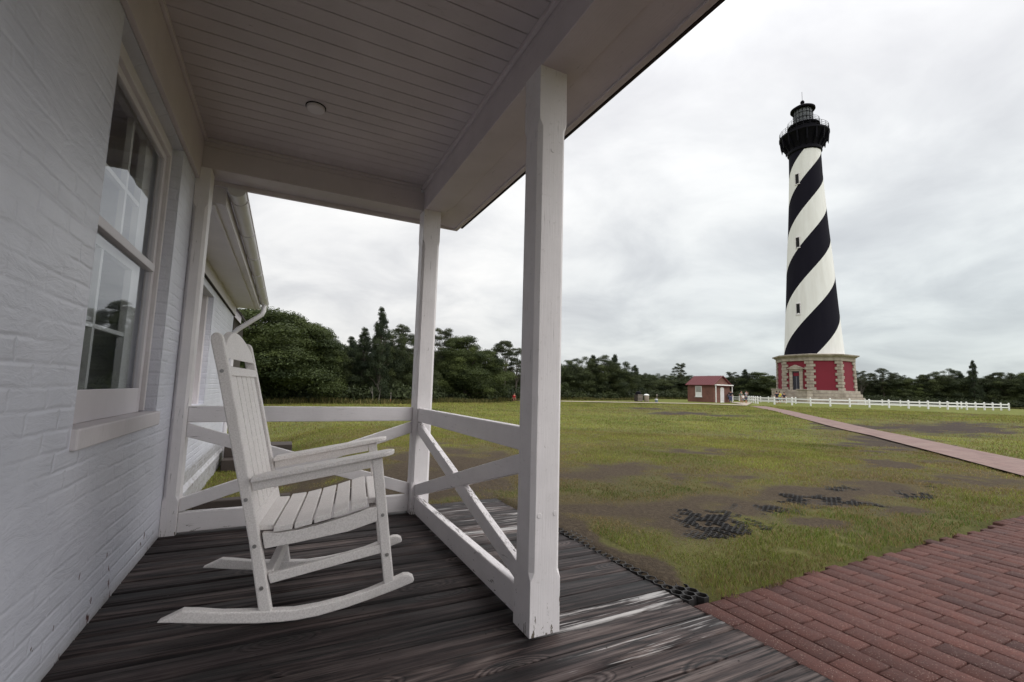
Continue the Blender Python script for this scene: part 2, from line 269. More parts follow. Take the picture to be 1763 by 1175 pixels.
def mat_brickpaint():
    m, t, b = newmat('whitewashed brick'); geo = N(t, 'ShaderNodeNewGeometry')
    s = N(t, 'ShaderNodeSeparateXYZ'); t.links.new(geo.outputs['Position'], s.inputs[0])
    cb = N(t, 'ShaderNodeCombineXYZ'); t.links.new(math_(t, 'ADD', s.outputs[1], s.outputs[0]), cb.inputs[0]); t.links.new(s.outputs[2], cb.inputs[1])
    wob = N(t, 'ShaderNodeTexNoise', i_Scale=6.0, i_Detail=3.0); t.links.new(geo.outputs['Position'], wob.inputs[0])
    va = N(t, 'ShaderNodeVectorMath', operation='MULTIPLY_ADD'); t.links.new(wob.outputs['Color'], va.inputs[0]); va.inputs[1].default_value = (.07, .020, 0); t.links.new(cb.outputs[0], va.inputs[2])
    br = N(t, 'ShaderNodeTexBrick', i_Scale=1.0); t.links.new(va.outputs[0], br.inputs['Vector'])
    br.inputs['Mortar Size'].default_value = .012; br.inputs['Mortar Smooth'].default_value = 1.0; br.inputs['Brick Width'].default_value = .215; br.inputs['Row Height'].default_value = .070
    nz = noise(t, pos(t, (1, .42, 1.25)), 12, 6, .66, 1.1); n2 = noise(t, pos(t, (1, .5, 1.3)), 55, 4, .6)
    hm = ramp(t, noise(t, pos(t, (1, .6, 1)), 3.2, 4), [(0.38, 0.12), (0.62, 1.0)])
    h = math_(t, 'ADD', math_(t, 'MULTIPLY', math_(t, 'MULTIPLY', br.outputs['Fac'], -.5), hm), math_(t, 'MULTIPLY', nz, .95))
    h = math_(t, 'ADD', h, math_(t, 'MULTIPLY', n2, .16))
    bump(t, b, h, 0.65, 0.010)
    big = noise(t, pos(t), 1.7, 5, .6)
    col = mix(t, ramp(t, big, [(0.3, 0), (0.7, 1)]), (0.55, 0.56, 0.625), (0.69, 0.695, 0.765))
    # chips of bare red brick and dark spots near the floor, grime right above the boards
    low = ramp(t, s.outputs[2], [(0.0, 1.0), (0.10, .8), (0.36, 0.0)])
    chip = math_(t, 'GREATER_THAN', math_(t, 'ADD', noise(t, pos(t, (1, 1, .5)), 19, 4, .55), math_(t, 'MULTIPLY', low, .105)), .765)
    chip = math_(t, 'MULTIPLY', chip, math_(t, 'GREATER_THAN', low, 0.02))
    gr = math_(t, 'MULTIPLY', ramp(t, s.outputs[2], [(0.0, .8), (0.03, .35), (0.09, 0.0)]), ramp(t, nz, [(0.3, 1), (0.7, .3)]))
    col = mix(t, gr, col, (0.22, 0.20, 0.17)); col = mix(t, chip, col, (0.09, 0.035, 0.035))
    t.links.new(col, b.inputs['Base Color']); b.inputs['Roughness'].default_value = .42; b.inputs['Specular IOR Level'].default_value = .45
    return m
M['brickpaint'] = mat_brickpaint()

def mat_deck():
    m, t, b = newmat('weathered deck boards')
    at = N(t, 'ShaderNodeAttribute', attribute_name='col'); sp = N(t, 'ShaderNodeSeparateColor'); t.links.new(at.outputs['Color'], sp.inputs[0])
    geo = N(t, 'ShaderNodeNewGeometry'); sx = N(t, 'ShaderNodeSeparateXYZ'); t.links.new(geo.outputs['Position'], sx.inputs[0])
    off = N(t, 'ShaderNodeCombineXYZ'); t.links.new(math_(t, 'MULTIPLY', sp.outputs[0], 37.0), off.inputs[0]); t.links.new(math_(t, 'MULTIPLY', sp.outputs[0], 11.0), off.inputs[2])
    va = N(t, 'ShaderNodeVectorMath', operation='ADD'); t.links.new(geo.outputs['Position'], va.inputs[0]); t.links.new(off.outputs[0], va.inputs[1])
    # knots bend the grain
    kv = N(t, 'ShaderNodeVectorMath', operation='MULTIPLY'); t.links.new(va.outputs[0], kv.inputs[0]); kv.inputs[1].default_value = (1.6, 4.6, 1)
    vo = N(t, 'ShaderNodeTexVoronoi', i_Scale=1.0); t.links.new(kv.outputs[0], vo.inputs[0])
    knot = ramp(t, vo.outputs['Distance'], [(0.02, 1.0), (0.26, 0.0)])
    mp = N(t, 'ShaderNodeMapping'); mp.inputs['Scale'].default_value = (.03, 1, 1); t.links.new(va.outputs[0], mp.inputs[0])
    vb = N(t, 'ShaderNodeVectorMath', operation='ADD'); t.links.new(mp.outputs[0], vb.inputs[0])
    kc = N(t, 'ShaderNodeCombineXYZ'); t.links.new(math_(t, 'MULTIPLY', knot, .02), kc.inputs[1]); t.links.new(kc.outputs[0], vb.inputs[1])
    mp2 = N(t, 'ShaderNodeMapping'); mp2.inputs['Scale'].default_value = (.06, 1, 1); t.links.new(va.outputs[0], mp2.inputs[0])
    g1 = noise(t, vb.outputs[0], 60, 4, .6, .2); g2 = noise(t, vb.outputs[0], 150, 3, .6, .0); g3 = noise(t, mp2.outputs[0], 11, 4, .6)
    low = noise(t, mp2.outputs[0], 5.0, 2, .5, .3)
    fld = math_(t, 'ADD', math_(t, 'MULTIPLY', low, 11.0), math_(t, 'MULTIPLY', knot, 4.5))
    ring = math_(t, 'PINGPONG', math_(t, 'MULTIPLY', fld, 2.0), 1.0)
    ring = math_(t, 'POWER', ring, .7)
    kn = ramp(t, vo.outputs['Distance'], [(0.015, 1.0), (0.07, 0.5), (0.10, 0.0)])
    h = math_(t, 'ADD', math_(t, 'MULTIPLY', ring, .55), math_(t, 'ADD', math_(t, 'MULTIPLY', g2, .5), math_(t, 'MULTIPLY', g1, .4)))
    v = math_(t, 'ADD', math_(t, 'MULTIPLY', ring, .17), math_(t, 'ADD', math_(t, 'MULTIPLY', g1, .35), math_(t, 'ADD', math_(t, 'MULTIPLY', g3, .28), math_(t, 'MULTIPLY', g2, .24))))
    base = ramp(t, v, [(0.40, (0.004, 0.003, 0.0035)), (0.49, (0.019, 0.0135, 0.0135)), (0.57, (0.055, 0.041, 0.038)), (0.68, (0.112, 0.094, 0.088))])
    base = mix(t, ramp(t, sp.outputs[1], [(0, 0.0), (1, 1.0)]), mix(t, 1.0, base, (.55, .52, .55), 'MULTIPLY'), mix(t, 1.0, base, (1.75, 1.68, 1.64), 'MULTIPLY'))
    base = mix(t, math_(t, 'MULTIPLY', kn, .8), base, (0.010, 0.007, 0.006))
    base = mix(t, ramp(t, g2, [(0.36, .9), (0.43, 0)]), base, (0.004, 0.003, 0.0035))
    blot = noise(t, pos(t), 2.6, 4, .6); base = mix(t, ramp(t, blot, [(0.42, .6), (0.6, 0)]), base, mix(t, 1.0, base, (.35, .33, .38), 'MULTIPLY'))
    # worn remains of white paint (attribute blue = how much is left on this board), only outside the rail
    pz = noise(t, mp2.outputs[0], 17, 5, .68, .5); pz2 = noise(t, vb.outputs[0], 150, 3, .6)
    pm = math_(t, 'ADD', pz, math_(t, 'ADD', math_(t, 'MULTIPLY', sp.outputs[2], .34), math_(t, 'MULTIPLY', math_(t, 'SUBTRACT', pz2, .5), .55)))
    pm = ramp(t, pm, [(0.74, 0.0), (0.86, 1.0)])
    pm = math_(t, 'MULTIPLY', pm, ramp(t, sx.outputs[0], [(0.98, 0.0), (1.0, 1.0)]))
    pm = math_(t, 'MULTIPLY', pm, math_(t, 'GREATER_THAN', sp.outputs[2], .05))
    base = mix(t, math_(t, 'MULTIPLY', pm, .8), base, (0.50, 0.48, 0.47))
    base = mix(t, math_(t, 'LESS_THAN', sp.outputs[2], -.5), base, (0.012, 0.008, 0.007))
    t.links.new(base, b.inputs['Base Color'])
    t.links.new(ramp(t, g3, [(0.3, .45), (0.7, .75)]), b.inputs['Roughness']); b.inputs['Specular IOR Level'].default_value = .26
    bump(t, b, h, 1.0, 0.004)
    return m
M['deck'] = mat_deck()

def mat_ground():
    m, t, b = newmat('lawn and sandy soil')
    at = N(t, 'ShaderNodeAttribute', attribute_name='col'); sp = N(t, 'ShaderNodeSeparateColor'); t.links.new(at.outputs['Color'], sp.inputs[0])
    p = pos(t); n1 = noise(t, p, .35, 5, .6); n2 = noise(t, p, 3, 6, .65); n3 = noise(t, p, 26, 5, .7); n4 = noise(t, pos(t, (.25, 1, 1)), .9, 5, .6)
    gr = mix(t, ramp(t, n1, [(0.35, 0), (0.65, 1)]), (0.088, 0.110, 0.026), (0.182, 0.192, 0.048))
    gr = mix(t, ramp(t, n4, [(0.45, 0), (0.75, .8)]), gr, (0.20, 0.185, 0.066))
    gr = mix(t, ramp(t, n2, [(0.35, .55), (0.6, 0)]), gr, (0.095, 0.110, 0.030))
    dr = math_(t, 'ADD', sp.outputs[2], math_(t, 'MULTIPLY', math_(t, 'SUBTRACT', n2, .5), .8))
    gr = mix(t, ramp(t, dr, [(0.15, 0), (0.8, .8)]), gr, (0.085, 0.066, 0.038))
    gr = mix(t, ramp(t, n3, [(0.3, .5), (0.5, 0)]), gr, (0.07, 0.076, 0.024))
    so_ = mix(t, n2, (0.028, 0.021, 0.018), (0.070, 0.055, 0.047))
    so_ = mix(t, ramp(t, n3, [(0.5, 0), (0.75, .7)]), so_, (0.11, 0.09, 0.078))
    d = math_(t, 'ADD', sp.outputs[0], math_(t, 'MULTIPLY', math_(t, 'SUBTRACT', n3, .5), 1.1))
    d = math_(t, 'ADD', d, math_(t, 'MULTIPLY', math_(t, 'SUBTRACT', n2, .5), .5)); c = mix(t, ramp(t, d, [(0.30, 0), (0.66, 1)]), gr, so_)
    th = mix(t, ramp(t, n3, [(0.35, 0), (0.6, 1)]), (0.048, 0.036, 0.024), (0.095, 0.072, 0.042)); c = mix(t, math_(t, 'MULTIPLY', sp.outputs[1], 2.0, clamp=True), c, mix(t, .75, c, th))      # thatch under near grass
    t.links.new(c, b.inputs['Base Color']); b.inputs['Roughness'].default_value = .95; b.inputs['Specular IOR Level'].default_value = .1
    bump(t, b, math_(t, 'ADD', n3, math_(t, 'MULTIPLY', n2, .8)), .8, .03)
    return m
M['ground'] = mat_ground()

def attrmat(name, rough=.7, trans=0.0, spec=.2, vary=None):
    m, t, b = newmat(name); at = N(t, 'ShaderNodeAttribute', attribute_name='col')
    c = at.outputs['Color']
    if vary:
        c = mix(t, ramp(t, noise(t, pos(t), vary[0], 4, .65), [(0.35, vary[1]), (0.65, 0.0)]), c, mix(t, 1.0, c, (.45, .45, .5), 'MULTIPLY'))
    t.links.new(c, b.inputs['Base Color']); b.inputs['Roughness'].default_value = rough; b.inputs['Specular IOR Level'].default_value = spec
    if trans:
        tr = N(t, 'ShaderNodeBsdfTranslucent'); t.links.new(c, tr.inputs[0]); ms = N(t, 'ShaderNodeMixShader', i_0=trans)
        t.links.new(b.outputs[0], ms.inputs[1]); t.links.new(tr.outputs[0], ms.inputs[2]); t.links.new(ms.outputs[0], t.nodes['Material Output'].inputs[0])
    return m
M['blades'] = attrmat('grass blades', .6, .35, .25)
M['leaves'] = attrmat('foliage', .65, .2, .25)
M['weed'] = attrmat('dry tall grass', .8, .2, .1)
def mat_paver():
    m, t, b = newmat('red clay pavers'); at = N(t, 'ShaderNodeAttribute', attribute_name='col')
    p = pos(t); n1 = noise(t, p, 9, 5, .6); n2 = noise(t, p, 160, 3, .7)
    vo = N(t, 'ShaderNodeTexVoronoi', i_Scale=190.0); t.links.new(p, vo.inputs[0])
    c = mix(t, ramp(t, n1, [(0.3, .5), (0.65, 0)]), at.outputs['Color'], mix(t, 1.0, at.outputs['Color'], (.5, .5, .55), 'MULTIPLY'))
    c = mix(t, ramp(t, n2, [(0.4, .5), (0.55, 0)]), c, mix(t, 1.0, at.outputs['Color'], (.4, .4, .45), 'MULTIPLY'))
    sp = N(t, 'ShaderNodeSeparateColor'); t.links.new(vo.outputs['Color'], sp.inputs[0])
    speck = math_(t, 'MULTIPLY', math_(t, 'LESS_THAN', vo.outputs['Distance'], .33), math_(t, 'GREATER_THAN', sp.outputs[0], .78))
    c = mix(t, math_(t, 'MULTIPLY', speck, math_(t, 'MULTIPLY', sp.outputs[1], .7)), c, (0.40, 0.32, 0.27))
    t.links.new(c, b.inputs['Base Color']); t.links.new(ramp(t, n1, [(0.3, .6), (0.7, .85)]), b.inputs['Roughness']); b.inputs['Specular IOR Level'].default_value = .16
    bump(t, b, math_(t, 'ADD', n2, n1), .5, .003)
    return m
M['paver'] = mat_paver()
def mat_farpath():
    m, t, b = newmat('brick path'); 
    rot = N(t, 'ShaderNodeMapping'); rot.inputs['Rotation'].default_value = (0, 0, R(-39)); t.links.new(N(t, 'ShaderNodeNewGeometry').outputs['Position'], rot.inputs[0])
    br = N(t, 'ShaderNodeTexBrick', i_Scale=1.0); t.links.new(rot.outputs[0], br.inputs[0])
    br.inputs['Brick Width'].default_value = .22; br.inputs['Row Height'].default_value = .12; br.inputs['Mortar Size'].default_value = .006
    br.inputs['Color1'].default_value = (.20, .120, .105, 1); br.inputs['Color2'].default_value = (.155, .092, .082, 1); br.inputs['Mortar'].default_value = (.07, .05, .045, 1)
    n1 = noise(t, pos(t), 2.0, 5, .6); c = mix(t, ramp(t, n1, [(0.4, 0), (0.75, .6)]), br.outputs[0], (.25, .185, .155))
    t.links.new(c, b.inputs['Base Color']); b.inputs['Roughness'].default_value = .8
    return m
M['farpath'] = mat_farpath()
M['sand'] = simple('pale sand path', (0.34, 0.29, 0.23), .95, .25, 1.5)
M['mortar'] = simple('joint sand', (0.035, 0.028, 0.024), .95, .3, 30)
M['plastic_mat'] = simple('black plastic grid', (0.026, 0.024, 0.024), .55, .4, 30)
M['shingle'] = simple('dark asphalt shingle', (0.03, 0.022, 0.022), .9, .4, 20)
M['chair'] = None
def mat_chair():
    m, t, b = newmat('off white recycled lumber'); n = noise(t, pos(t, obj=True), 160, 4, .6); n2 = noise(t, pos(t, obj=True), 5, 4)
    c = mix(t, ramp(t, n, [(0.38, 1), (0.6, 0)]), (0.82, 0.785, 0.77), (0.68, 0.645, 0.63)); c = mix(t, ramp(t, n2, [(0.5, 0), (0.8, .35)]), c, (0.56, 0.53, 0.50))
    t.links.new(c, b.inputs['Base Color']); b.inputs['Roughness'].default_value = .55; b.inputs['Specular IOR Level'].default_value = .3
    bump(t, b, n, .25, .0015); return m
M['chair'] = mat_chair()
M['bolt'] = simple('steel screw', (0.35, 0.34, 0.33), .4, .1, 30, metal=.7)
M['darkhole'] = simple('dark void', (0.01, 0.01, 0.012), .9)
M['white'] = simple('clean white paint', (0.74, 0.74, 0.73), .5, .06, 2)
M['offwhite'] = simple('off white trim', (0.64, 0.605, 0.63), .5, .1, 4)
M['gutter'] = simple('white painted gutter', (0.62, 0.60, 0.62), .4, .1, 5)
M['room'] = simple('dim interior plaster', (0.09, 0.09, 0.10), .9)
M['timber'] = simple('dark old timber', (0.045, 0.035, 0.03), .85, .4, 12)
M['bark'] = simple('tree bark', (0.085, 0.072, 0.06), .95, .4, 6)
M['paletrunk'] = simple('pale dead bark', (0.16, 0.145, 0.125), .95, .3, 6)
def mat_glass():
    m, t, b = newmat('window glass'); t.nodes.remove(b)
    g = N(t, 'ShaderNodeBsdfGlossy', i_Roughness=0.012); g.inputs[0].default_value = (.93, .96, 1, 1)
    tr = N(t, 'ShaderNodeBsdfTransparent'); tr.inputs[0].default_value = (.95, .96, .97, 1)
    f = N(t, 'ShaderNodeFresnel', i_IOR=2.25); ms = N(t, 'ShaderNodeMixShader')
    bn = N(t, 'ShaderNodeBump', i_Strength=.04, i_Distance=.002); t.links.new(noise(t, pos(t), 7, 2), bn.inputs['Height']); t.links.new(bn.outputs[0], g.inputs['Normal'])
    gq = N(t, 'ShaderNodeNewGeometry'); t.links.new(math_(t, 'MULTIPLY', math_(t, 'MULTIPLY', f.outputs[0], .88, clamp=True), math_(t, 'SUBTRACT', 1.0, gq.outputs['Backfacing'])), ms.inputs[0]); t.links.new(tr.outputs[0], ms.inputs[1]); t.links.new(g.outputs[0], ms.inputs[2])
    t.links.new(ms.outputs[0], t.nodes['Material Output'].inputs[0]); return m
M['glass'] = mat_glass()

# ================================================================ SETTING: ground, paths
def graded(lo, hi, fine_lo, fine_hi, st, g):
    a = list(np.arange(fine_lo, fine_hi, st)); s = st
    up_, dn = [], []
    x = fine_hi
    while x < hi: up_.append(x); s *= g; x += s
    up_.append(hi); s = st; x = fine_lo-st
    while x > lo: dn.append(x); s *= g; x -= s
    dn.append(lo)
    return np.array(dn[::-1]+a+up_)
gx = graded(-900, 1500, -1, 9, .08, 1.055); gy = graded(-900, 1500, 1, 9, .08, 1.055)
XX, YY = np.meshgrid(gx, gy, indexing='ij'); ZZ = G(XX, YY)
ZZ = ZZ+np.where(np.hypot(XX, YY) < 60, (fbm(XX*2, YY*2, 3)-.5)*.03, 0)*np.where((XX < 1.95) & (YY < 4) | (YY < 1.9), 0, 1)
ZZ = np.where((YY < 1.85) & (XX > -2) & (XX < 16), np.minimum(ZZ, -.10), ZZ)
ZZ = np.where((XX < 1.85) & (YY < 3.95) & (YY > -4), -.14, ZZ)
nx, ny = len(gx), len(gy); idx = np.arange(nx*ny).reshape(nx, ny)
F = np.stack([idx[:-1, :-1], idx[1:, :-1], idx[1:, 1:], idx[:-1, 1:]], -1).reshape(-1, 4)
D = dirt(XX, YY).ravel(); rr = np.hypot(XX, YY).ravel()
col = np.stack([D, np.where(rr < 9, .35, .35*np.clip(1-(rr-9)/10, 0, 1)), dryness(XX, YY).ravel()], 1)
gobj = quadmesh('ground', np.stack([XX.ravel(), YY.ravel(), ZZ.ravel()], 1), F, M['ground'], col=col, kind='structure')
gobj.data.polygons.foreach_set('use_smooth', [True]*len(gobj.data.polygons))

def ribbon(name, Lp, Rp, mat, dz, sub=10):
    L = []; Rr = []
    for A, out in ((Lp, L), (Rp, Rr)):
        A = np.array(A, float); t = np.linspace(0, len(A)-1, (len(A)-1)*sub+1)
        out.append(np.stack([np.interp(t, range(len(A)), A[:, 0]), np.interp(t, range(len(A)), A[:, 1])], 1))
    L = L[0]; Rr = Rr[0]; k = 7; V = []
    for i in range(len(L)):
        for j in range(k):
            p = L[i]+(Rr[i]-L[i])*j/(k-1)
            V.append((p[0], p[1], float(G(*p))+dz))
    n = len(L); F = np.array([(i*k+j, i*k+j+1, (i+1)*k+j+1, (i+1)*k+j) for i in range(n-1) for j in range(k-1)])
    return quadmesh(name, V, F, mat, kind='structure')
PL = [(44.26,32.37),(35.08,23.63),(23.68,13.85),(16.71,8.02),(12.28,4.83),(10.08,3.25),(9.19,2.60),(8.2,1.7)]
PR = [(46.6,32.2),(37.0,23.4),(25.3,13.55),(18.25,7.75),(13.6,4.4),(11.5,2.85),(10.7,2.2),(10.2,1.7)]
ribbon('brick_path', PL, PR, M['farpath'], .035)
SL = [(13,53.5),(19.1,47.6),(23.4,44.9),(29.8,43.1),(37.0,41.6),(43.6,39.1),(48.6,36.2),(60,47.5)]
SR = [(12,51),(18.6,45.2),(22.8,42.5),(29.2,40.6),(36.2,39.0),(42.4,36.6),(44.6,32.9),(63,45.5)]
ribbon('sand_path', SL, SR, M['sand'], .07)

# brick walkway: individual pavers in one surface, ragged against the lawn
V = []; Fq = []; Cq = []
bw, bl, gap = .105, .228, .006
for i in range(-2, 118):
    x0 = 1.835+i*bw
    if i < 0: continue
    edge = 1.692+.017*(x0-1.84)+.07*(float(vnoise(i*.31, 3.3))-.5)+random.Random(i).uniform(-.012, .012)*(i > 0)
    y = (1.235 if i % 2 == 0 else 1.351)+bl*5
    while y > -2.0:
        y0, y1 = y-bl, min(y, edge); y -= bl
        if y1-y0 < .07: continue
        rb = random.Random(i*1000+int(y*100)); z = -.010+rb.uniform(-.002, .002)
        z += -.020*max(0, min(1, (x0-2.2)/6))
        a, b_, c_, d_ = x0+gap/2, x0+bw-gap/2, y0+gap/2, y1-gap/2; h = .003
        tl = rb.uniform(-.0012, .0012); tm = rb.uniform(-.0012, .0012)
        k = len(V)
        for (X_, Y_) in ((a, c_), (b_, c_), (b_, d_), (a, d_)): V.append((X_, Y_, z-.06))
        for (X_, Y_) in ((a, c_), (b_, c_), (b_, d_), (a, d_)): V.append((X_, Y_, z-.003+(tl if X_ == a else 0)+(tm if Y_ == c_ else 0)))
        for (X_, Y_) in ((a+h, c_+h), (b_-h, c_+h), (b_-h, d_-h), (a+h, d_-h)): V.append((X_, Y_, z+(tl if X_ == a+h else 0)+(tm if Y_ == c_+h else 0)))
        for m_ in (0, 4):
            for q in range(4): Fq.append((k+m_+q, k+m_+(q+1) % 4, k+m_+4+(q+1) % 4, k+m_+4+q))
        Fq.append((k+8, k+9, k+10, k+11))
        s = rb.uniform(.78, 1.16); base = np.array([.108, .048, .040])*s*(.8+.4*float(fbm(x0*.9, y*.9, 3)))
        if rb.random() < .12: base = np.array([.088, .043, .038])*rb.uniform(.8, 1)
        
        Cq += [tuple(base)]*12
quadmesh('brick_walkway', np.array(V), np.array(Fq), M['paver'], col=np.array(Cq), kind='structure')
MB().poly([(1.80, -2.2, -.021), (3, -2.2, -.025), (10, -2.2, -.041), (16, -2.2, -.041), (16, 1.70, -.041), (10, 1.66, -.041), (3, 1.62, -.025), (1.80, 1.64, -.021)], [(0, 1, 6, 7), (1, 2, 5, 6), (2, 3, 4, 5)]).build('walkway_bedding', M['mortar'])['kind'] = 'structure'

# ================================================================ PORCH AND HOUSE (one building)
house = tag(empty('keepers_house', (-.655, 3.7, 0)), 'whitewashed brick house with a white timber porch on dark boards, filling the left foreground', 'house')
HO = Vector((-.655, 3.7, 0))
def hb(mb, name, mat, parent=None, **kw):
    mb.v = [tuple(Vector(p)-HO) for p in mb.v] if (parent is None or parent in house_children) else mb.v
    o = mb.build(name, mat, parent or house, **kw)
    house_children.append(o); return o
house_children = []
# all house meshes are written in world coordinates and shifted by HO (children of children stay at identity)

# walls
wall = MB()
WX0, WX1 = -1.02, -.655
wall.box(WX0, WX1, -3.2, 2.14, -.3, 3.6).box(WX0, WX1, 3.31, 3.86, -.3, 3.6).box(WX0, WX1, 2.14, 3.31, -.3, .745).box(WX0, WX1, 2.14, 3.31, 2.41, 3.6)
hb(wall, 'wall', M['brickpaint'])
w2 = MB()    # set-back wing wall with a window opening and a water-table ledge
w2.box(-1.25, -.90, 3.86, 6.12, -.8, 2.45).box(-1.25, -.90, 7.0, 9.5, -.8, 2.45).box(-1.25, -.90, 6.12, 7.0, -.8, .72).box(-1.25, -.90, 6.12, 7.0, 2.1, 2.45)
w2.prism([(-.90, -.8), (-.865, -.8), (-.865, -.17), (-.90, -.125)], 3.86, 9.53)
w2.prism([(-6, -.8), (-1.25, -.8), (-1.25, 2.45), (-6, 2.45)], 9.2, 9.5, 'y')
hb(w2, 'wing_wall', M['brickpaint'])
ww = hb(MB().box(-1.10, -1.04, 6.12, 7.0, .72, 2.1).box(-1.04, -.96, 6.88, 7.0, .72, 2.1), 'window_surround', M['trim'])
hb(MB().box(-1.04, -1.033, 6.22, 6.80, .85, 2.0), 'window_pane', M['darkhole'], ww)
# interior
hb(MB().box(-4.2, -1.03, .5, 5.2, -.2, -.1).box(-4.2, -1.03, .5, 5.2, 3.0, 3.1).box(-4.3, -4.2, .5, 5.2, -.1, 3.0).box(-4.2, -1.03, .4, .5, -.1, 3.0).box(-4.2, -1.03, 5.2, 5.3, -.1, 3.0), 'room_interior', M['room'])
# window
wf = MB(); X = -.71
wf.box(X-.05, X, 2.14, 2.20, .83, 2.41).box(X-.05, X, 3.25, 3.31, .83, 2.41).box(X-.05, X, 2.20, 3.25, 2.345, 2.41)
wf.box(X-.05, X+.014, 2.20, 2.225, .83, 2.345).box(X-.05, X+.014, 3.225, 3.25, .83, 2.345).box(X-.05, X+.014, 2.225, 3.225, 2.32, 2.345)
win = hb(wf, 'window', M['trim'], bevel=.003)
hb(MB().box(-.80, -.634, 2.135, 3.318, .745, .822), 'sill', M['trim'], win, bevel=.006)
st = MB()
st.box(X-.035, X-.006, 2.225, 2.265, .823, 2.32).box(X-.035, X-.006, 3.185, 3.225, .823, 2.32).box(X-.034, X-.007, 2.265, 3.185, 2.285, 2.32)
st.box(X-.034, X-.007, 2.265, 3.185, .823, .955).box(X-.034, X+.004, 2.265, 3.185, 1.61, 1.652)
hb(st, 'storm_sash', M['offwhite'], win, bevel=.003)
hb(MB().box(X-.022, X-.019, 2.265, 3.185, .955, 1.61).box(X-.022, X-.019, 2.265, 3.185, 1.652, 2.285), 'glass_pane', M['glass'], win)
inn = MB(); XI = -.775
inn.box(XI-.03, XI, 2.18, 2.28, .84, 2.4).box(XI-.03, XI, 3.06, 3.27, .84, 2.4).box(XI-.03, XI, 2.28, 3.06, 2.32, 2.4).box(XI-.03, XI, 2.28, 3.06, .84, .95).box(XI-.03, XI, 2.28, 3.06, 1.585, 1.655)
inn.box(XI-.026, XI-.002, 2.822, 2.850, 1.655, 2.32).box(XI-.026, XI-.002, 2.615, 2.643, .95, 1.585).box(XI-.0255, XI-.003, 2.28, 3.06, 1.225, 1.245).box(XI-.0255, XI-.003, 2.28, 3.06, 1.935, 1.957)
hb(inn, 'inner_sash', M['white'], win)
for z in (.90, 1.25, 1.62, 1.98, 2.3):
    sr = MB().prism([(3.272+.006*math.cos(a), z+.006*math.sin(a)) for a in np.linspace(0, 2*math.pi, 9)[:-1]], X-.001, X+.0015, 'x')
    hb(sr, 'screw_head', M['darkhole'], win)
# floor boards
V = []; Fq = []; Cq = []; y = -2.2; i = 0
rb = random.Random(11)
while y < 3.83:
    bwid = .140; y1 = y+bwid-.012; zz_ = -.001+rb.uniform(-.005, .001); cr = rb.random()
    lum = rb.random()**1.3; pnt = 0
    
    if 1.78 < y+.07 < 1.92: pnt = .72
    if 1.50 < y+.07 < 1.64: pnt = .58
    if 1.92 < y+.07 < 2.75: pnt = .0
    if 1.2 < y+.07 < 1.5: pnt = .0
    if y > 2.9: pnt = rb.uniform(.45, .70)
    xe = 1.826+rb.uniform(-.008, .008); xs = -.75
    segs = 60; k = len(V); e = .004
    for s in range(segs+1):
        x = xs+(xe-xs)*s/segs; cup = .0018; wob = (float(vnoise(x*2.2+i*9, i*3.1))-.5)*.007
        sec = [(y+wob, -.045), (y+wob, zz_-e), (y+e+wob, zz_), (y+bwid*.5, zz_-cup), (y1-e+wob, zz_), (y1+wob, zz_-e), (y1+wob, -.045)]
        V += [(x, a, b_) for a, b_ in sec]
    for s in range(segs):
        for q in range(6): a = k+s*7+q; Fq.append((a, a+7, a+8, a+1))
    a = k+segs*7; Fq.append((a, a+1, a+5, a+6)); Fq.append((a+1, a+2, a+4, a+5))
    Cq += [(cr, lum, pnt)]*(7*(segs+1))
    for jx in (-.42, -.01, .40, .81, 1.22, 1.63):
        for yy in (y+.03, y1-.03):
            X0, Y0 = jx+rb.uniform(-.012, .012), yy+rb.uniform(-.006, .006); k = len(V); q_ = .0042
            V += [(X0-q_, Y0, zz_+.0006), (X0, Y0-q_, zz_+.0006), (X0+q_, Y0, zz_+.0006), (X0, Y0+q_, zz_+.0006)]; Fq.append((k, k+1, k+2, k+3)); Cq += [(0, 0, -1)]*4
    y += bwid; i += 1
dk = quadmesh('porch_floor', np.array(V)-np.array(HO), np.array(Fq), M['deck'], parent=house, col=np.array(Cq)); house_children.append(dk)
hb(MB().box(-.655, 1.80, -2.2, 3.83, -.13, -.046), 'floor_joists', M['timber'])
# posts with stopped chamfers
def post(x0, x1, y0, y1, chL=.019, zt=2.5, zb=0.0, z1=.215, z2=2.24):
    mb = MB()
    def ring(c):
        c = max(c, .0015)
        return [(x0+c, y0), (x1-c, y0), (x1, y0+c), (x1, y1-c), (x1-c, y1), (x0+c, y1), (x0, y1-c), (x0, y0+c)]
    lv = [(zb, 0), (z1, 0), (z1+.035, chL), (z2-.035, chL), (z2, 0), (zt, 0)]
    vs = [(px, py, z) for z, c in lv for px, py in ring(c)]
    fs = [(a*8+k, a*8+(k+1) % 8, (a+1)*8+(k+1) % 8, (a+1)*8+k) for a in range(5) for k in range(8)]
    fs += [tuple(range(7, -1, -1)), tuple(40+k for k in range(8))]
    return mb.poly(vs, fs)
for a in ((.958, 1.103, 1.71, 1.857), (.958, 1.103, 3.67, 3.815), (.958, 1.103, -.95, -.805)): hb(post(*a), 'porch_post', M['paint_z'], bevel=.002)
hb(post(-.654, -.565, 3.715, 3.86), 'porch_post', M['paint_z'], bevel=.002)
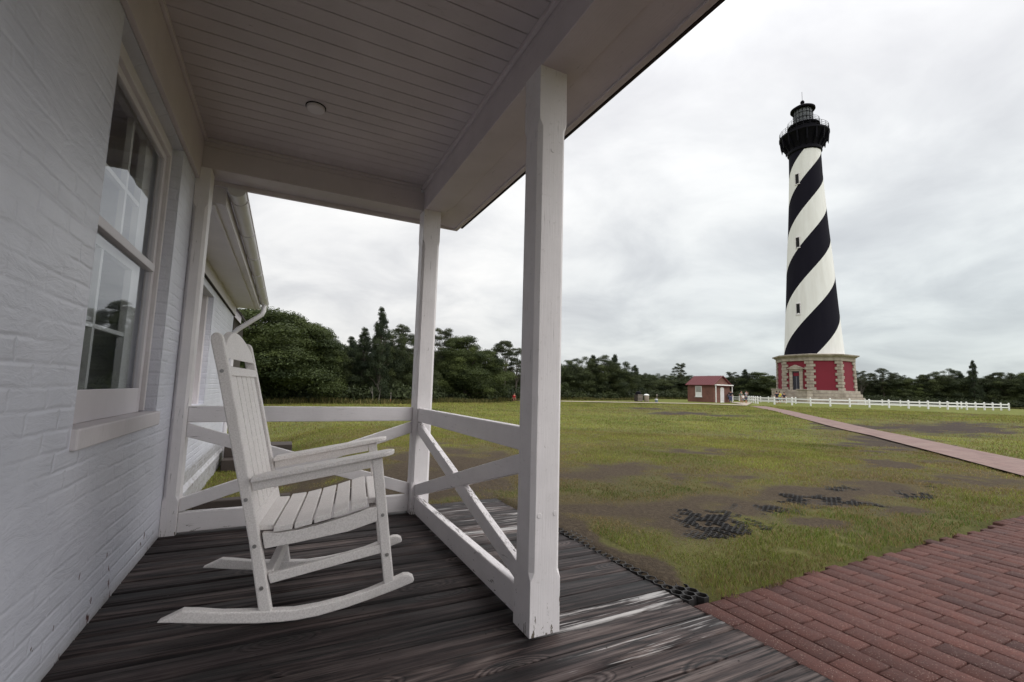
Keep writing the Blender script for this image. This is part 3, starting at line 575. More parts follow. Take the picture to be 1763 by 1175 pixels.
# railings
def clipbar(p, q, hw, x0, x1, z0, z1):
    P = Vector(p); Q = Vector(q); d = (Q-P).normalized(); n = Vector((-d.y, d.x))*hw; P = P-d*.3; Q = Q+d*.3
    poly = [P+n, Q+n, Q-n, P-n]
    for ax, lim, sg in ((0, x0, 1), (0, x1, -1), (1, z0, 1), (1, z1, -1)):
        out = []
        for i in range(len(poly)):
            a, b_ = poly[i], poly[(i+1) % len(poly)]; ia = (a[ax]-lim)*sg >= 0; ib = (b_[ax]-lim)*sg >= 0
            if ia: out.append(a)
            if ia != ib: t = (lim-a[ax])/(b_[ax]-a[ax]); out.append(a+(b_-a)*t)
        poly = out
    return [(v.x, v.y) for v in poly]
r1 = hb(MB().box(.985, 1.030, 1.857, 3.67, .725, .832).box(.985, 1.033, 1.857, 3.67, .012, .138), 'railing', M['paint_y'], bevel=.006)
PA, PB = (1.857, .675), (3.67, .185); QA, QB = (1.857, .185), (3.67, .675)
hb(MB().prism(clipbar(PA, PB, .042, 1.8575, 3.6695, .1385, .7245), .985, 1.026, 'x'), 'cross_brace', M['paint_y'], r1, bevel=.004)
for a0, a1 in ((1.8575, 2.74), (2.787, 3.6695)):
    sl0 = (QB[1]-QA[1])/(QB[0]-QA[0])
    hb(MB().prism(clipbar(QA, QB, .042, a0, a1, .1385, .7245), .9875, 1.0245, 'x'), 'cross_brace', M['paint_y'], r1, bevel=.004)
r2 = hb(MB().box(-.565, .958, 3.735, 3.78, .725, .835).box(-.565, .958, 3.735, 3.783, .012, .14), 'railing', M['paint_x'], bevel=.006)
hb(MB().prism(clipbar((-.565, .185), (.958, .675), .042, -.5645, .9575, .1405, .7245), 3.7365, 3.7765, 'y'), 'cross_brace', M['paint_x'], r2, bevel=.004)
for a0, a1 in ((-.5645, .175), (.218, .9575)):
    hb(MB().prism(clipbar((-.565, .675), (.958, .185), .042, a0, a1, .1405, .7245), 3.7385, 3.7745, 'y'), 'cross_brace', M['paint_x'], r2, bevel=.004)
# ceiling of narrow boards running across, with grooves; mouldings; beams; soffit; eaves
ce = MB(); y = -2.4
while y < 3.73:
    y1 = min(y+.1045, 3.735); ce.prism([(y+.0015, 2.722), (y1-.0015, 2.722), (y1-.0015, 2.74), (y+.0015, 2.74)], -.64, .965, 'x')
    y += .1055
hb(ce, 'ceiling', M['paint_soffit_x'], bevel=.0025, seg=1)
hb(MB().box(-.66, .964, -2.4, 3.73, 2.7405, 2.76), 'ceiling_backing', M['darkhole'])
hb(MB().box(-.654, -.628, -2.4, 3.73, 2.412, 2.721).box(-.628, -.608, -2.4, 3.72, 2.695, 2.7215), 'wall_frieze', M['paint_soffit_y'], bevel=.003)
bm_ = MB().box(.965, 1.16, -2.4, 3.73, 2.50, 2.662)
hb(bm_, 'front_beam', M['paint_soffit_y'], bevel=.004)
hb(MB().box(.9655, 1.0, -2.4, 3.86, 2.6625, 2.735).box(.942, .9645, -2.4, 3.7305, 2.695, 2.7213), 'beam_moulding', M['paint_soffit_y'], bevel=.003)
gb = MB().box(-.654, 1.158, 3.731, 3.86, 2.505, 2.664).box(-.654, .94, 3.731, 3.86, 2.6645, 2.77).box(-.62, .9415, 3.712, 3.731, 2.697, 2.7213)
gb.box(-.654, 1.158, 3.861, 3.99, 2.52, 2.66)
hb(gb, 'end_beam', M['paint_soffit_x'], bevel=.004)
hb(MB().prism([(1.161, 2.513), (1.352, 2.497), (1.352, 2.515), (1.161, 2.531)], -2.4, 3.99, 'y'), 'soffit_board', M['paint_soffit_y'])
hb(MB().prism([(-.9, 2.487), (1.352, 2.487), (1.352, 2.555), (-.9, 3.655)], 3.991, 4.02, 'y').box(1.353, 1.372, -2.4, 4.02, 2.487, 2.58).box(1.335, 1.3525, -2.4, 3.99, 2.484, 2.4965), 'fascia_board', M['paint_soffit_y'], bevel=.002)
rf = MB()
for k in range(30):
    ya = -2.5+k*.215; rf.prism([(1.415+.004*(k % 3), 2.530+.002*(k % 2)), (1.415+.004*(k % 3), 2.548+.002*(k % 2)), (.6, 2.985), (.6, 2.955)], ya, ya+.213, 'y')
rf.prism([(1.40, 2.552), (1.40, 2.575), (-1.4, 3.965), (-1.4, 3.93)], -2.5, 3.94, 'y').prism([(1.39, 2.500), (1.405, 2.500), (1.405, 2.549), (1.39, 2.549)], -2.45, 3.96, 'y')
hb(rf, 'porch_roof', M['shingle'])
tag(hb(MB().lathe([(.001, 2.699), (.048, 2.70), (.054, 2.706), (.054, 2.721)], 28, (.055, 2.955)), 'smoke_detector', M['offwhite'], smooth=True))
hb(MB().lathe([(.0595, 2.7165), (.0595, 2.7218)], 28, (.055, 2.955)), 'detector_base', M['darkhole'])
for px_, pz_ in ((.995, .478), (1.072, .482), (1.03, 2.1)): hb(MB().prism([(px_+.011*math.cos(t), pz_+.011*math.sin(t)) for t in np.linspace(0, 2*math.pi, 17)[:-1]], 1.7078, 1.7105, 'y'), 'bolt_plug', M['paint_z'], bevel=.001)
# wing roof, eaves, half-round gutter, downspout
we = MB()
we.prism([(-.90, 2.36), (-.52, 2.36), (-.52, 2.378), (-.90, 2.378)], 4.03, 9.62, 'y').prism([(-.52, 2.352), (-.498, 2.352), (-.498, 2.50), (-.52, 2.50)], 4.03, 9.62, 'y')
we.prism([(-.90, 2.20), (-.872, 2.20), (-.872, 2.359), (-.90, 2.359)], 4.03, 9.53, 'y').prism([(-.60, 2.342), (-.57, 2.342), (-.57, 2.3595), (-.60, 2.3595)], 4.03, 9.62, 'y')
we.prism([(-.899, 2.36), (-.499, 2.36), (-.499, 2.50), (-.899, 2.69)], 4.025, 4.04, 'y')
hb(we, 'wing_eaves', M['offwhite'], bevel=.003)
hb(MB().prism([(-.46, 2.50), (-.46, 2.525), (-6, 5.2), (-6, 5.1)], 4.02, 9.7, 'y').box(-.9, -.872, 4.03, 9.5, 2.185, 2.199), 'wing_roof_and_shadow_line', M['shingle'])  # thin box in shingle colour stands in for the shadow line below the frieze
gu = MB(); prof = [(-.43+.062*math.cos(a), 2.475+.062*math.sin(a)) for a in np.linspace(math.pi, 2*math.pi, 13)]
prof2 = [(-.43+.057*math.cos(a), 2.475+.057*math.sin(a)) for a in np.linspace(2*math.pi, math.pi, 13)]
gu.prism(prof+prof2, 3.96, 9.66, 'y').prism([(-.372, 2.470), (-.362, 2.470), (-.362, 2.484), (-.372, 2.484)], 3.96, 9.66, 'y')
gu.prism(prof, 3.952, 3.959, 'y').prism(prof, 9.661, 9.668, 'y')
gut = hb(gu, 'gutter', M['gutter'], smooth=True)
for yy in (4.15, 5.05, 5.95, 6.85, 7.75, 8.65, 9.5):
    hg = MB().prism([(-.43+.068*math.cos(a), 2.475+.068*math.sin(a)) for a in np.linspace(math.pi, 2*math.pi+.35, 15)]+[(-.43+.0625*math.cos(a), 2.475+.0625*math.sin(a)) for a in np.linspace(2*math.pi+.35, math.pi, 15)], yy, yy+.018, 'y')
    hb(hg, 'hanger_strap', M['gutter'], gut)
hb(MB().tube([(-.43, 9.40, 2.42), (-.43, 9.40, 2.31), (-.455, 9.40, 2.24), (-.60, 9.41, 2.12), (-.80, 9.42, 1.95), (-.865, 9.43, 1.88), (-.875, 9.43, 1.78), (-.875, 9.43, -.3)], .042, 14), 'downspout', M['gutter'], smooth=True)
# small rear roof return with sloping rake board
hb(MB().prism([(-.98, 2.44), (-.84, 2.28), (-.84, 2.14), (-.98, 2.30)], 10.2, 10.24, 'y'), 'rake_board', M['offwhite'])
hb(MB().prism([(-.98, 2.50), (-.82, 2.31), (-.82, 2.27), (-.98, 2.445)], 10.17, 12.5, 'y'), 'rear_roof', M['shingle'])
hb(MB().box(-.98, -.96, 10.3, 12.4, 1.2, 2.3), 'rear_panel', M['timber'])

# ================================================================ ROCKING CHAIR
ch = tag(empty('rocking_chair', (.1, 2.235, 0), R(-7.5)), 'white slatted wooden rocking chair facing right on the dark porch boards', 'rocking chair')
Wd = .61
def cb(mb, name, bevel=.006, par=None, mat='chair'): return mb.build(name, M[mat], par or ch, bevel=bevel)
rk = [(-.488, .056), (-.44, .050), (-.36, .037), (-.264, .024), (-.137, .008), (-.05, .002), (.014, .001), (.1, .007), (.214, .027), (.32, .052), (.425, .080), (.500, .103),
      (.507, .113), (.500, .129), (.480, .140), (.456, .141), (.425, .130), (.369, .110), (.30, .088), (.2, .066), (.1, .052), (.0, .046), (-.130, .056), (-.267, .068), (-.35, .084), (-.405, .092)]
postp = [(-.130, .050), (-.161, .20), (-.188, .336), (-.273, .68), (-.361, 1.040), (-.397, 1.174), (-.397, 1.194), (-.388, 1.208), (-.371, 1.211), (-.357, 1.201), (-.351, 1.187), (-.314, 1.041), (-.226, .68), (-.144, .333), (-.113, .20), (-.080, .045)]
legp = [(.287, .663), (.334, .671), (.416, .110), (.372, .100)]
for s in (0, 1):
    ya = (lambda a, b_: (a, b_)) if s == 0 else (lambda a, b_: (Wd-b_, Wd-a))
    a, b_ = ya(-.002, .040); cb(MB().prism(rk, a, b_), 'rocker')
    a, b_ = ya(.0, .036); bp = cb(MB().prism(postp, a, b_), 'back_post')
    a, b_ = ya(.0, .036); fl = cb(MB().prism(legp, a, b_), 'front_leg')
    a, b_ = ya(.006, .030); cb(MB().prism([(-.196, .581), (-.189, .543), (.289, .626), (.287, .663)], a, b_), 'arm_apron', .003)
    a, b_ = ya(-.03, .068)
    n = 8; ys = [a, b_]
    am = MB(); top = lambda u: .604+(u+.2)*.1775
    out = [(-.196, a), (.33, a)]+[(.33+.058*math.sin(t), (a+b_)/2-(b_-a)/2*math.cos(t)) for t in np.linspace(.25, math.pi-.25, 9)]+[(.33, b_), (-.17, b_), (-.17, b_-.028 if s == 0 else b_), (-.196, b_-.028 if s == 0 else b_)]
    vs = [(u, y_, top(u)) for u, y_ in out]+[(u, y_, top(u)-.022) for u, y_ in out]; m_ = len(out)
    am.poly(vs, [tuple(range(m_)), tuple(range(2*m_-1, m_-1, -1))]+[(k, k+m_, (k+1) % m_+m_, (k+1) % m_) for k in range(m_)])
    cb(am, 'armrest', .005)
    a, b_ = ya(.002, .034); cb(MB().prism([(-.141, .369), (-.08, .366), (0, .373), (.09, .391), (.2, .419), (.287, .446), (.322, .452), (.326, .387), (.2, .350), (.0, .320), (-.127, .304)], a, b_), 'seat_rail', .003)
    a, b_ = ya(.005, .030); cb(MB().prism([(-.107, .198), (-.096, .159), (.353, .245), (.348, .284)], a, b_), 'side_stretcher', .004)
def stop(u): return float(np.interp(u, [-.18, -.1, -.02, .056, .132, .205, .28, .34], [.394, .395, .403, .420, .438, .460, .483, .487]))
edges = [(-.178, -.104), (-.097, -.025), (-.017, .052), (.060, .128), (.136, .201), (.209, .277), (.284, .350)]
for k, (u0, u1) in enumerate(edges):
    e0, e1 = (.037, Wd-.037) if k in (0, 6) else (-.008, Wd+.008)
    z0, z1 = stop(u0), stop(u1)
    cb(MB().prism([(u0, z0), (u1, z1), (u1, z1-.024), (u0, z0-.024)], e0, e1), 'seat_slat', .004)
def ub(z, o=0): return -.145-.2400*(z-.333)-o
sl_ = MB()
for k in range(5):
    y0 = .0635+k*.0985
    zt = 1.045
    cb(MB().prism([(ub(.40, .008), .40), (ub(zt, .008), zt), (ub(zt, .030), zt), (ub(.40, .030), .40)], y0, y0+.0815), 'back_slat', .004)
cb(MB().prism([(ub(1.03, .0), 1.028), (ub(1.066, .0), 1.066), (ub(1.066, .036), 1.074), (ub(1.028, .036), 1.036)], .037, Wd-.037), 'upper_back_rail', .004)
cb(MB().prism([(ub(.39, .0), .395), (ub(.44, .0), .44), (ub(.44, .034), .448), (ub(.39, .034), .40)], .037, Wd-.037), 'lower_back_rail', .004)
cr_ = MB(); outl = [(.037, 1.103), (.037, 1.150)]+[(.037+(Wd-.074)*t, 1.150+.088*math.sin(math.pi*t)**.8) for t in np.linspace(.04, .96, 22)]+[(Wd-.037, 1.150), (Wd-.037, 1.103)]
vs = [(ub(z, .004), y_, z) for y_, z in outl]+[(ub(z, .030), y_, z+.006) for y_, z in outl]; m_ = len(outl)
cr_.poly(vs, [tuple(range(m_)), tuple(range(2*m_-1, m_-1, -1))]+[(k, k+m_, (k+1) % m_+m_, (k+1) % m_) for k in range(m_)])
cb(cr_, 'headrest', .004)
cb(MB().prism([(.296, .447), (.320, .451), (.325, .380), (.301, .375)], .037, Wd-.037), 'front_seat_rail', .003)
cb(MB().prism([(-.125, .200), (-.092, .205), (-.083, .165), (-.116, .160)], .037, Wd-.037), 'cross_stretcher', .004)
for u, z in ((-.343, 1.047), (-.212, .510), (-.165, .318), (-.126, .147), (.349, .414), (.377, .238)):
    b0 = MB().prism([(u+.008*math.cos(t), z+.008*math.sin(t)) for t in np.linspace(0, 2*math.pi, 15)[:-1]], -.0035, 0); b0.prism([(u+.0035*math.cos(t), z+.0035*math.sin(t)) for t in np.linspace(0, 2*math.pi, 9)[:-1]], -.0042, -.0036).build('bolt', M['bolt'], ch, bevel=.0008)
# ================================================================ HONEYCOMB MAT at the edge of the boards
mt = MB(); Rr_ = .024; hx = Rr_*1.5*1.12; hy = Rr_*math.sqrt(3)*1.12; tcell = .0042
def hexring(cx_, cy_, z0, z1, Rr_=.024, tcell=.0034):
    o = [(cx_+Rr_*math.cos(math.pi/3*k), cy_+Rr_*math.sin(math.pi/3*k)) for k in range(6)]
    n_ = [(cx_+(Rr_-tcell)*math.cos(math.pi/3*k), cy_+(Rr_-tcell)*math.sin(math.pi/3*k)) for k in range(6)]
    vs = [(*p, z1) for p in o]+[(*p, z1) for p in n_]+[(*p, z0) for p in o]+[(*p, z0) for p in n_]
    fs = []
    for k in range(6):
        j = (k+1) % 6; fs += [(k, j, 6+j, 6+k), (12+k, 12+j, j, k), (6+k, 6+j, 18+j, 18+k)]
    mt.poly(vs, fs)
for i in range(0, 5):
    for j in range(0, 30):
        R2 = .034; x_ = 1.862+i*R2*1.5*1.05; y_ = 1.735+j*R2*math.sqrt(3)*1.05+(R2*.9 if i % 2 else 0)
        w_ = 2.0+1.9*float(sm(1.75, 2.2, y_))+1.2*(float(vnoise(y_*6, 2.2))-.4)
        if i <= w_ and y_ < 3.02: hexring(x_, y_, -.055, -.001-.005*i+.0025*math.sin(y_*7+i), R2, .0048)
for i in range(0, 130):
    for j in range(0, 60):
        x_ = 1.865+i*hx; y_ = 1.74+j*hy+(hy/2 if i % 2 else 0); v = 0
        for bx, by, ax, ay, ex, ey, s in BLOBS[1:5]:
            det = ax*ey-ay*ex; u = ((x_-bx)*ey-(y_-by)*ex)/det; q = (-(x_-bx)*ay+(y_-by)*ax)/det; v = max(v, math.exp(-.6*(u*u+q*q)))
        br_ = float(fbm(x_*3.3+5, y_*3.3, 4))
        if 2.3 < y_ < 3.7 and v > .14 and br_*(.62+.6*v) > .435 and vnoise(x_*23, y_*23) > .33 and vnoise(x_*5+3, y_*9) > .22:
            z1 = float(G(x_, y_))+.0015+.030*(float(fbm(x_*4, y_*4+9, 3))-.5); hexring(x_, y_, z1-.012, z1)
tag(mt.build('honeycomb_mat', M['plastic_mat']), 'black plastic honeycomb ground mat showing through the bare soil beside the boards', 'ground mat')

# ================================================================ GRASS
def blades(name, nb, rlo, rhi, azlo, azhi, pw, seed, h0, w0, label, dens=1.0, maxdirt=.52):
    g = np.random.default_rng(seed)
    u = g.random(nb); r = (rlo**pw+u*(rhi**pw-rlo**pw))**(1/pw); az = np.radians(azlo+(azhi-azlo)*g.random(nb))
    x = r*np.sin(az); y = r*np.cos(az)
    clump = fbm(x*5.5, y*5.5, 3)
    x = x+g.normal(0, .01, nb); y = y+g.normal(0, .01, nb)
    dd = dirt(x, y)
    keep = ~((x < 1.90) & (y < 3.9)) & ~((y < 1.615+.017*(x-1.84)+.13*fbm(x*8, y*0+2, 2)) & (x > 1.5))
    dry_ = dryness(x, y)
    keep &= (dd+(g.random(nb)-.5)*.62+.20*dry_ < maxdirt) & (g.random(nb) > .30*dry_)
    keep &= clump > .27
    keep &= ~((x < -.88) & (y < 10.5))
    mid = ~((x < 2.00+.05*fbm(y*4, y*0, 2)) & (y < 3.0) & (g.random(nb) < .95)); keep &= mid
    keep &= ~((y < 3.0) & (x < 1.90+.15*sm(1.75, 2.3, y)-.06*sm(2.7, 3.0, y)))
    sp_ = np.array(SL); sq_ = (sp_+np.array(SR))/2
    for i_ in range(len(sq_)-1):
        a_, b2_ = sq_[i_], sq_[i_+1]; L2 = ((b2_-a_)**2).sum(); tt_ = np.clip(((x-a_[0])*(b2_-a_)[0]+(y-a_[1])*(b2_-a_)[1])/L2, 0, 1); keep &= np.hypot(x-a_[0]-tt_*(b2_-a_)[0], y-a_[1]-tt_*(b2_-a_)[1]) > 1.5
    # keep off the far brick path
    PLa = np.array(PL); PRa = np.array(PR)
    yl = np.interp(x, PLa[::-1, 0], PLa[::-1, 1]); yr = np.interp(x, PRa[::-1, 0], PRa[::-1, 1])
    keep &= ~((x > 8.2) & (y < yl-.05) & (y > yr+.05))
    x = x[keep]; y = y[keep]; r = r[keep]; dd = dd[keep]; dry_ = dry_[keep]; clump = clump[keep]; n = len(x)
    z = G(x, y)-.004
    tall = fbm(x*.9+40, y*.9, 3)
    h = h0*(.45+1.0*g.random(n))*(1+np.minimum(r, 40)/30)*(1-.55*np.clip(dd*1.7, 0, 1))*(.6+.9*tall)
    wd = w0*(.6+.8*g.random(n))*(1+r/5)
    a = g.random(n)*2*np.pi; ln = h*(.25+.75*g.random(n)); la = g.random(n)*2*np.pi
    h = h*(1-.35*dry_)
    P0 = np.stack([x-wd*np.cos(a)/2, y-wd*np.sin(a)/2, z], 1); P1 = np.stack([x+wd*np.cos(a)/2, y+wd*np.sin(a)/2, z], 1)
    mx = np.stack([x+ln*.35*np.cos(la), y+ln*.35*np.sin(la), z+h*.62], 1)
    off = np.stack([wd*np.cos(a)*.36, wd*np.sin(a)*.36, 0*a], 1)
    P2 = mx+off; P3 = mx-off; P4 = np.stack([x+ln*np.cos(la), y+ln*np.sin(la), z+h], 1)
    V = np.stack([P0, P1, P2, P3, P4], 1).reshape(-1, 3); b0 = np.arange(n)*5
    F = np.concatenate([np.stack([b0, b0+1, b0+2], 1), np.stack([b0, b0+2, b0+3], 1), np.stack([b0+3, b0+2, b0+4], 1)])
    yel = np.clip((fbm(x*.5+7, y*.5+2, 4)-.36)*2.6+np.clip((r-3.0)/9, 0, .45)+(g.random(n)-.5)*.5, 0, 1)
    near = np.array([.084, .126, .022]); far = np.array([.250, .266, .055]); dry = np.array([.24, .165, .08])
    c = near+(far-near)*yel[:, None]
    dr = np.clip((g.random(n) < (.17+.55*np.clip(dd*1.6, 0, 1)+.25*(fbm(x*1.7+9, y*1.7, 3) > .52)+.55*dry_)).astype(float)*.85, 0, 1)
    c = c+(dry-c)*dr[:, None]; c = c*((.65+.6*g.random(n))*(.72+.6*fbm(x*1.1+30, y*1.1, 3)))[:, None]
    o = quadmesh(name, V, F, M['blades'], col=np.repeat(c, 5, 0), kind='stuff')
    o['label'] = label; o['category'] = 'grass'
    return o
blades('grass', 470000, 2.3, 13, -8, 83, .85, 3, .025, .0021, 'short patchy green and straw coloured lawn grass beside the brick walkway')
blades('grass', 280000, 12, 60, -6, 80, .9, 5, .030, .0030, 'yellowish mown lawn grass stretching away to the trees')

# ================================================================ LIGHTHOUSE
LHX, LHY, LHA = 90.47, 52.30, R(-59.97)
lh = tag(empty('lighthouse', (LHX, LHY, 0), LHA), 'tall lighthouse with black and white spiral bands on a red and granite base', 'lighthouse')
def mat_shaft():
    m, t, b = newmat('spiral painted tower')
    s = N(t, 'ShaderNodeSeparateXYZ'); t.links.new(N(t, 'ShaderNodeTexCoord').outputs['Object'], s.inputs[0])
    th = math_(t, 'ARCTAN2', s.outputs[0], math_(t, 'MULTIPLY', s.outputs[1], -1.0))
    d = math_(t, 'SUBTRACT', 49.55, s.outputs[2]); d = math_(t, 'ADD', math_(t, 'MULTIPLY', d, 4*.297), 5.075**2)
    n = math_(t, 'DIVIDE', math_(t, 'SUBTRACT', math_(t, 'SQRT', math_(t, 'MAXIMUM', d, 0.0)), 5.075), 2*.297)
    ph = math_(t, 'ADD', n, math_(t, 'MULTIPLY', th, 2/math.pi))
    f = math_(t, 'FRACT', math_(t, 'MULTIPLY', math_(t, 'ADD', ph, 8.0), .5))      # 0-.5 white, .5-1 black
    k = math_(t, 'GREATER_THAN', f, .5)
    st = noise(t, pos(t, (1, 1, .12), obj=True), 1.2, 5, .6)
    wcol = mix(t, ramp(t, st, [(.35, 0), (.75, 1)]), (.76, .76, .75), (.66, .65, .63)); bcol = mix(t, st, (.007, .0065, .012), (.012, .011, .018))
    t.links.new(mix(t, k, wcol, bcol), b.inputs['Base Color']); b.inputs['Roughness'].default_value = .85; b.inputs['Specular IOR Level'].default_value = .08
    br = N(t, 'ShaderNodeTexBrick', i_Scale=1.0); cv = N(t, 'ShaderNodeCombineXYZ'); t.links.new(math_(t, 'MULTIPLY', th, 4.0), cv.inputs[0]); t.links.new(s.outputs[2], cv.inputs[1]); t.links.new(cv.outputs[0], br.inputs[0])
    br.inputs['Brick Width'].default_value = .6; br.inputs['Row Height'].default_value = .3; br.inputs['Mortar Size'].default_value = .02
    bump(t, b, math_(t, 'MULTIPLY', br.outputs['Fac'], -1.0), .3, .02)
    return m
M['shaft'] = mat_shaft()
M['lh_black'] = simple('black iron', (.006, .0055, .009), .7, .3, 2, spec=.08)
def mat_granite():
    m, t, b = newmat('weathered granite'); n = noise(t, pos(t), 1.3, 6, .65); n2 = noise(t, pos(t), 14, 4, .6)
    c = mix(t, ramp(t, n, [(.3, 0), (.7, 1)]), (.24, .20, .16), (.45, .40, .335)); c = mix(t, ramp(t, n2, [(.5, 0), (.8, .6)]), c, (.15, .13, .12))
    cb_ = N(t, 'ShaderNodeSeparateXYZ'); t.links.new(N(t, 'ShaderNodeTexCoord').outputs['Object'], cb_.inputs[0])
    jt = math_(t, 'FRACT', math_(t, 'DIVIDE', math_(t, 'ADD', cb_.outputs[2], .01), .58)); c = mix(t, ramp(t, jt, [(0.0, .9), (0.13, .0), (1.0, 0.0)]), c, (.06, .05, .045))
    t.links.new(c, b.inputs['Base Color']); b.inputs['Roughness'].default_value = .9; bump(t, b, n2, .5, .05); return m
M['granite'] = mat_granite()
M['lh_red'] = simple('red painted brick', (.165, .008, .022), .75, .12, .8)
prof = [(4.9, 8.7), (4.84, 9.5), (4.58, 13.5), (4.30, 18.2), (3.84, 26.9), (3.40, 33.7), (3.08, 39.6), (2.84, 45.0), (2.74, 49.9), (2.72, 50.2)]
MB().lathe(prof, 96).build('tower', M['shaft'], lh, smooth=True)
def pol(r, thdeg, z): t_ = R(thdeg); return (r*math.sin(t_), -r*math.cos(t_), z)
def octa(r0, r1, z0, z1, mb=None, off=-6):
    mb = mb or MB(); vs = [pol(r0, off+45*k, z0) for k in range(8)]+[pol(r1, off+45*k, z1) for k in range(8)]
    return mb.poly(vs, [tuple(range(8)), tuple(range(15, 7, -1))]+[(k, k+8, (k+1) % 8+8, (k+1) % 8) for k in range(8)])
octa(6.30, 6.18, 2.3, 7.65).build('base_wall', M['lh_red'], lh)
sc_ = octa(7.85, 7.85, -.6, .62); octa(7.52, 7.50, .621, 1.2, sc_); octa(7.2, 7.18, 1.201, 1.78, sc_); octa(6.88, 6.86, 1.781, 2.35, sc_)
for q in range(60):
    pass
sc_.build('plinth_steps', M['granite'], lh, bevel=.06)
co_ = octa(6.42, 6.42, 7.65, 8.32); octa(6.55, 6.8, 8.321, 8.55, co_); octa(7.0, 7.05, 8.551, 8.80, co_); octa(6.9, 5.2, 8.801, 9.0, co_)
co_.build('cornice', M['granite'], lh, bevel=.03)
def on_facet(k, s, r):   # point on facet k (between vertices k, k+1), s in metres from its middle
    a = Vector(pol(r, -6+45*k, 0)); b_ = Vector(pol(r, -6+45*(k+1), 0)); m_ = (a+b_)/2; d = (b_-a).normalized(); return m_+d*s, d, Vector((m_.x, m_.y, 0)).normalized()
for k in range(8):
    q = MB(); hlen = 5.35/10
    for c in range(10):
        z0 = 2.352+c*.53; z1 = z0+.47; La, Lb = (.92, .60) if c % 2 else (.60, .92)
        ro = 6.48-.012*c
        v0 = Vector(pol(ro, -6+45*k, 0)); vp = Vector(pol(ro, -6+45*(k-1), 0)); vn = Vector(pol(ro, -6+45*(k+1), 0))
        a = v0+(vp-v0).normalized()*La; b_ = v0+(vn-v0).normalized()*Lb; ins = 1-.35/6.4
        pts = [a, v0, b_, b_*ins, v0*ins, a*ins]
        q.poly([(p.x, p.y, z0) for p in pts]+[(p.x, p.y, z1) for p in pts], [(0,1,4,5),(1,2,3,4),(11,10,7,6),(10,9,8,7),(0,6,7,1),(1,7,8,2),(2,8,9,3),(3,9,10,4),(4,10,11,5),(5,11,6,0)])
    q.build('corner_quoin', M['granite'], lh)
# door with pediment on the facet towards the left, stairs between cheek walls
mp, dd_, nn = on_facet(-1, 0, 6.3); ap = nn*5.82
def fp(s, o, z): p = ap+dd_*s+nn*o; return (p.x, p.y, z)
def fbox(mb, s0, s1, o0, o1, z0, z1):
    return mb.poly([fp(s0, o0, z0), fp(s1, o0, z0), fp(s1, o1, z0), fp(s0, o1, z0), fp(s0, o0, z1), fp(s1, o0, z1), fp(s1, o1, z1), fp(s0, o1, z1)], [(0,3,2,1),(4,5,6,7),(0,1,5,4),(1,2,6,5),(2,3,7,6),(3,0,4,7)])
df = MB(); fbox(df, -1.15, -.66, -.3, .28, 2.352, 5.75); fbox(df, .66, 1.15, -.3, .28, 2.352, 5.75); fbox(df, -1.2, 1.2, -.3, .32, 5.751, 6.15); fbox(df, -1.45, 1.45, -.3, .5, 6.151, 6.3)
df.poly([fp(-1.45, -.3, 6.301), fp(1.45, -.3, 6.301), fp(0, -.3, 6.95), fp(-1.45, .5, 6.301), fp(1.45, .5, 6.301), fp(0, .5, 6.95)], [(0,1,2),(5,4,3),(0,3,4,1),(1,4,5,2),(2,5,3,0)])
dframe = df.build('door_surround', M['granite'], lh)
dd2 = MB(); fbox(dd2, -.66, .66, -.1, .04, 2.352, 5.75); M['lh_door'] = simple('dark door', (.02, .02, .03), .4, .3, 2)
dd2.build('door', M['lh_door'], lh); d3 = MB(); fbox(d3, -.5, .5, .041, .07, 4.9, 5.5); d3.build('transom', M['lh_red'], lh)
M['stubgrey'] = simple('grey door paint', (.12, .12, .14), .5); d4 = MB(); fbox(d4, -.05, .1, .041, .08, 2.4, 4.8); d4.build('door_leaf_edge', M['stubgrey'], lh)
stp = MB()
for k in range(8): fbox(stp, -1.4, 1.4, .55+k*.42, .97+k*.42, -.4, 2.30-k*.28)
stp.build('entry_stairs', M['granite'], lh)
for s0, s1 in ((-3.2, -1.401), (1.401, 3.2)):
    q = MB(); fbox(q, s0, s1, .8, 2.6, -.4, 2.25); fbox(q, s0-.08, s1+.08 if s1 > 2 else s1, .7, 2.7, 2.251, 2.45); q.build('cheek_wall', M['granite'], lh, bevel=.03)
# shaft windows
for z, rr_ in ((17.6, 4.33), (30.7, 3.6), (43.7, 2.9)):
    th = -28.5; q = MB(); r_ = rr_
    t_ = R(th); n_ = Vector((math.sin(t_), -math.cos(t_), 0)); d_ = Vector((math.cos(t_), math.sin(t_), 0))
    def wb(mb, s0, s1, o0, o1, z0, z1):
        P = [n_*o+d_*s for s, o in ((s0, o0), (s1, o0), (s1, o1), (s0, o1))]
        return mb.poly([(p.x, p.y, z0) for p in P]+[(p.x, p.y, z1) for p in P], [(0,3,2,1),(4,5,6,7),(0,1,5,4),(1,2,6,5),(2,3,7,6),(3,0,4,7)])
    wb(q, -.33, .33, r_-.3, r_+.05, z-1.0, z+.95); wdo = q.build('tower_window', M['darkhole'], lh)
    q = MB(); wb(q, -.40, -.331, r_-.3, r_+.10, z-1.0, z+1.0); wb(q, .331, .40, r_-.3, r_+.10, z-1.0, z+1.0); wb(q, -.48, .48, r_-.3, r_+.16, z-1.15, z-1.001); wb(q, -.40, .40, r_-.3, r_+.10, z+1.001, z+1.1)
    q.build('window_casing', M['offwhite'], wdo)
